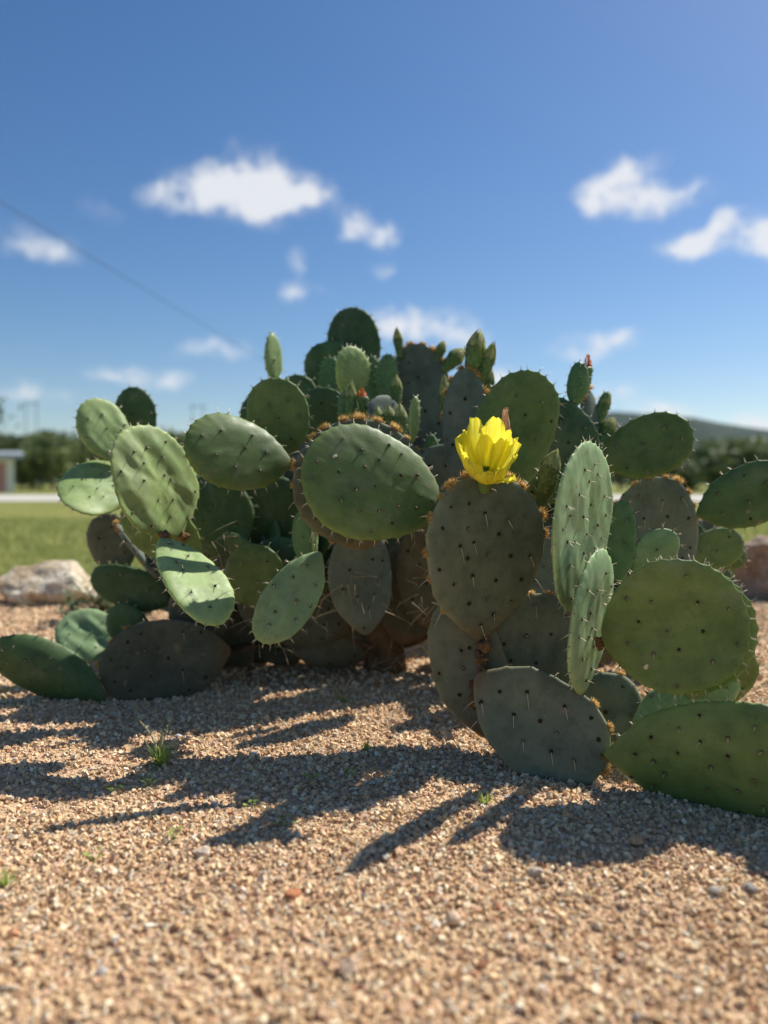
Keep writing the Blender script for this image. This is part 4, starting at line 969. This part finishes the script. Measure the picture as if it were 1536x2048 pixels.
# ------------------------------------------------------------------ the yellow flower
FB = at(969, 978, 1.352)
fl = MB(); seg = 20; vv = []; rp = random.Random(3)
for j in range(9):
    f = j / 8; r = .010 + .008 * f
    for k in range(seg):
        a = 2 * PI * k / seg; vv.append((math.cos(a) * r, math.sin(a) * r, -.006 + f * .024))
fl.add(vv, [(j * seg + k, j * seg + (k + 1) % seg, (j + 1) * seg + (k + 1) % seg, (j + 1) * seg + k) for j in range(8) for k in range(seg)] + [tuple(8 * seg + k for k in range(seg))])
flower = fl.build('flower', M['g'], cactus); flower.location = FB - ORG; flower['label'] = 'open yellow flower with upright cupped petals'
flower.scale = (.86, .88, .96); flower.rotation_euler = (math.radians(24), math.radians(1), 0)
def petal(az, ln, wd, a0, a1, seed, ruffle=.004, twist=0, r0=.012, z0=.016):
    """az: direction, a0/a1: opening from the vertical at foot and tip (degrees)"""
    rg = random.Random(seed); n, m_ = 16, 12; p = MB(); vs = []; uv = []
    az = math.radians(az); er = Vector((math.cos(az), math.sin(az), 0)); et = Vector((-math.sin(az), math.cos(az), 0))
    c = er * r0 + Vector((0, 0, z0)); prev = c.copy(); ph = rg.uniform(0, 6)
    for i in range(n + 1):
        v = i / n; an = math.radians(a0 + (a1 - a0) * v)
        d = er * math.sin(an) + Vector((0, 0, math.cos(an)))
        if i: prev = prev + d * ln / n
        nn = er * math.cos(an) - Vector((0, 0, math.sin(an)))
        hw = wd * (.26 + .72 * math.sin(min(v * 1.3, 1) * PI / 2) ** 1.2) * (1 - .22 * max(0, (v - .72) / .28) ** 2)
        for j in range(m_ + 1):
            u = j / m_ * 2 - 1
            curv = (u * u) * hw * .42 * (1 - .35 * v)
            rf = ruffle * v * v * (math.sin(u * 5 + ph) + .6 * math.sin(u * 11 + ph * 2 + v * 4))
            tipn = v ** 5 * (-ln * .20 * abs(u) ** 2.6 - .0010 * math.cos(u * 9 + ph) - .0016 * math.exp(-(u / .14) ** 2))
            vs.append(prev + et * u * hw - nn * curv + nn * (rf + .0012 * math.sin(v * 9 + u * 3 + ph)) + d * tipn + et * twist * v * v)
            uv.append((u * .5 + seed, v, 0, 1))
    p.add(vs, [(i * (m_ + 1) + j, i * (m_ + 1) + j + 1, (i + 1) * (m_ + 1) + j + 1, (i + 1) * (m_ + 1) + j) for i in range(n) for j in range(m_)])
    o = p.build('petal', M['petal'], flower)
    ca = o.data.color_attributes.new('tone', 'FLOAT_COLOR', 'POINT'); ca.data.foreach_set('color', [q for w_ in uv for q in w_])
    return o
for k, (az, ln, wd, a0, a1, rf, tw) in enumerate([
    (170, .100, .031, 62, 0, .006, 0), (126, .116, .031, 32, 8, .004, 0), (60, .116, .030, 28, 4, .004, .003), (10, .098, .029, 62, 2, .006, 0),
    (94, .082, .020, 20, 14, .003, 0), (204, .082, .022, 70, 2, .004, 0), (336, .080, .022, 68, 6, .004, 0), (148, .100, .025, 48, 8, .005, 0), (34, .100, .025, 46, 10, .005, 0),
    (232, .058, .027, 82, -18, .006, -.004), (268, .052, .033, 98, -16, .007, 0), (304, .056, .028, 86, -6, .007, .004), (320, .060, .019, 82, 54, .005, .0)]):
    petal(az, ln, wd, a0, a1, 20 + k, rf, tw)
stm = MB()
for k in range(110):
    a = rp.uniform(0, 2 * PI); r = rp.uniform(.004, .013); d = Vector((math.cos(a) * r * 22, math.sin(a) * r * 22, 1)); p0_ = Vector((math.cos(a) * r, math.sin(a) * r, .018)); ln = rp.uniform(.014, .022)
    stm.spike(p0_, d, ln, .0004, steps=2)
    e = p0_ + d.normalized() * ln; stm.add([e + Vector(v) * .0011 for v in ((1,0,0),(-1,0,0),(0,1,0),(0,-1,0),(0,0,1.6),(0,0,-1.6))], [(0,2,4),(2,1,4),(1,3,4),(3,0,4),(2,0,5),(1,2,5),(3,1,5),(0,3,5)])
tag(stm.build('stamens', M['petal'], flower), kind='stuff')
sg = MB(); sg.tube([(0, 0, .016), (0, 0, .034)], [.0022, .0028], 8)
for k in range(7):
    a = 2 * PI * k / 7; sg.tube([(0, 0, .033), (math.cos(a) * .0035, math.sin(a) * .0035, .040), (math.cos(a) * .0045, math.sin(a) * .0045, .044)], [.0016, .0016, .0008], 6)
sg.build('stigma', M['sepal_green'], flower)

# ------------------------------------------------------------------ weeds
def tuft(px, py, n, h, sp, m, label, seeds=0, name='grass_tuft', seed=1, group=None, wd=.0011):
    rr = random.Random(seed); p = ground_at(px, py, .008); root = empty(name, (p.x, p.y, float(gh(p.x, p.y))), label=label, cat='weed', group=group)
    q = MB()
    for _ in range(n):
        a = rr.uniform(0, 2 * PI); ln = h * rr.uniform(.45, 1.1); le = rr.uniform(.1, 1.0) * sp; w_ = wd * rr.uniform(.7, 1.3); vs = []
        for i in range(6):
            f = i / 5; c = Vector((math.cos(a) * (le * f + .003), math.sin(a) * (le * f + .003), ln * (f - .25 * le / sp * f * f))); b_ = Vector((-math.sin(a), math.cos(a), 0)) * w_ * (1 - f ** 2 * .95)
            vs += [c - b_, c + b_]
        q.add(vs, [(2 * i, 2 * i + 1, 2 * i + 3, 2 * i + 2) for i in range(5)])
    tag(q.build('blades', m, root), kind='stuff')
    for k in range(seeds):
        s = MB(); x = (-.028, .018, -.012, .006, .03)[k]; hh_ = h * (1.65, 1.9, 1.2, 1.45, 1.1)[k]; pts = [Vector((x * f * f * 1.2, -.004 * k * f, hh_ * f)) for f in (0, .25, .5, .75, 1)]
        s.tube(pts, [.0010, .0009, .0008, .0007, .0006], 5)
        for j in range(16):
            f = .55 + .45 * j / 15; c = Vector((x * f * f * 1.2, -.004 * k * f, hh_ * f)); d = Vector((rr.choice((-1, 1)) * rr.uniform(.5, 1), rr.gauss(0, .5), 1.0)); s.spike(c, d, rr.uniform(.005, .008), .0015, seg=4)
        s.build('seed_stalk', M['seed'], root)
    return root
tuft(322, 1528, 120, .046, .034, M['weed'], 'green grass tuft with tall seed heads in a patch of sunlit gravel', 5, seed=3, wd=.0015)
tuft(684, 1408, 24, .030, .028, M['weed'], 'small sprouting grass tuft in the shade under the cactus centre', 2, seed=4)
tuft(732, 1503, 34, .022, .018, M['weed'], 'short dark green tuft in shade right of the sunlit streak', seed=5)
tuft(970, 1612, 40, .022, .020, M['weed'], 'small green tuft below the big grey front pad', seed=6)
tuft(15, 1762, 34, .024, .020, M['weed'], 'little green tuft at the left picture edge', seed=7)
def seedling(px, py, label, seed, n=5, s=.008):
    rr = random.Random(seed); p = ground_at(px, py, .008); q = MB()
    for k in range(n):
        a = 2 * PI * k / n + rr.uniform(-.4, .4); r = s * rr.uniform(.6, 1.6); c = Vector((math.cos(a) * r, math.sin(a) * r, .006 + rr.uniform(0, .008))); q.tube([(0, 0, 0), c * .6, c], .0005, 4)
        e = Vector((math.cos(a), math.sin(a), .3)) * s * .6; f = Vector((-math.sin(a), math.cos(a), rr.uniform(-.3, .3))) * s * .45
        q.add([c - e * .5, c - f, c + e * .6 - f * .6, c + e, c + e * .6 + f * .6, c + f], [(0, 1, 2, 5), (2, 3, 4, 5)])
    o = q.build('weed_seedling', M['weed'], loc=(p.x, p.y, float(gh(p.x, p.y)) + .002)); return tag(o, label, 'weed')
seedling(627, 1570, 'tiny leafy seedling on the edge of the shadow left of centre', 1, 8)
seedling(700, 1560, 'tiny leafy seedling just right of another on the shadow edge', 2, 7)
seedling(300, 1572, 'small dark green seedling on the gravel below the seeding grass tuft', 3, 7)
seedling(348, 1680, 'small clover like seedling in open sunlit gravel at left', 4, 6)
seedling(228, 1585, 'tiny green seedling left of the one below the grass tuft', 6, 5)
seedling(505, 1615, 'tiny green seedling inside the rounded shadow left of centre', 7, 5)
seedling(570, 1655, 'tiny green seedling just below the rounded shadow', 8, 5)
seedling(185, 1722, 'tiny dark seedling in open gravel towards the lower left', 9, 5)
def leafy_weed(px, py, Yd, h, sp, label, seed, n=26):
    rr = random.Random(seed); p = at(px, py, Yd); root = empty('leafy_weed', (p.x, Yd, float(gh(p.x, Yd)) if Yd < 3.4 else 0), label=label, cat='weed')
    st, lf = MB(), MB()
    for k in range(n):
        a = rr.uniform(0, 2 * PI); le = rr.uniform(.1, 1) * sp; hh_ = h * rr.uniform(.4, 1.05); pts = [Vector((math.cos(a) * le * f, math.sin(a) * le * f, hh_ * (f ** .8))) for f in (0, .35, .7, 1)]
        st.tube(pts, [.0020, .0016, .0012, .0007], 5)
        for j in range(12):
            f = .2 + .8 * j / 11; c = pts[0].lerp(pts[3], f); c.z = hh_ * f ** .8; b_ = rr.uniform(0, 2 * PI); e = Vector((math.cos(b_), math.sin(b_), rr.uniform(-.2, .7))) * .030 * (1.15 - .5 * f); g_ = e.cross(Vector((0, 0, 1))).normalized() * .007
            lf.add([c, c + e * .5 - g_, c + e, c + e * .5 + g_], [(0, 1, 2, 3)])
    st.build('stems', M['weed_pale'], root); tag(lf.build('leaves', M['weed_pale'], root), kind='stuff')
leafy_weed(215, 1235, 2.75, .20, .16, 'straggly grey green weed between the limestone boulder and the cactus', 1, 34)
leafy_weed(150, 1250, 2.7, .10, .12, 'low straggly weed in front of the limestone boulder', 2, 18)
leafy_weed(300, 1250, 2.9, .22, .14, 'straggly weed behind the low left pads of the cactus', 3, 26)
# dry twig at the far left in front of the rock and a grey stick bottom left
s = MB(); a = ground_at(12, 1222, .02); s.tube([a, a + Vector((.05, .02, .02)), a + Vector((.11, .0, .03))], [.004, .003, .002], 6)
tag(s.build('twig', M['straw']), 'dry grey twig lying before the limestone boulder', 'twig')
s = MB(); a = ground_at(-6, 1978, .012); s.tube([a, a + Vector((.012, .001, .001)), a + Vector((.021, .0, .0))], [.0022, .0020, .0016], 6)
tag(s.build('stick', M['lime']), 'short pale grey stick at the lower left picture edge', 'stick')

# dry litter: fallen spines and bits of straw on the gravel, mostly under the plant
lt = MB(); rr = random.Random(99)
for k in range(420):
    if k < 260: x, y = rr.gauss(.15, .45), rr.uniform(1.25, 2.2)
    elif k < 330: p = ground_at(rr.gauss(1255, 30), rr.gauss(1478, 16), .01); x, y = p.x, p.y
    else: y = rr.uniform(.6, 1.9); x = rr.uniform(-.5, .5) * y
    z = float(gh(x, y)) + .004; a = rr.uniform(0, 2 * PI)
    lt.spike((x, y, z), (math.cos(a), math.sin(a), rr.uniform(-.02, .22)), rr.uniform(.010, .045), rr.uniform(.0004, .0009), bend=(rr.gauss(0, .15), rr.gauss(0, .15), 0), steps=3)
tag(lt.build('dry_litter', M['straw']), label='fallen spines and straw bits scattered on the gravel', kind='stuff')

# the air between here and the hills
hb = MB(); hb.box((-3900, -900, -4), (3900, 4100, 130)); m, t, b = mat('haze_air'); t.nodes.remove(b)
pv = tn(t, 'ShaderNodeVolumePrincipled'); pv.inputs['Color'].default_value = (.80, .88, 1, 1); pv.inputs['Density'].default_value = .00006; pv.inputs['Anisotropy'].default_value = .2
t.links.new(pv.outputs[0], t.nodes['Material Output'].inputs['Volume'])
tag(hb.build('haze', m, smooth=False), label='thin blue summer haze between the lawn and the hills', kind='stuff')
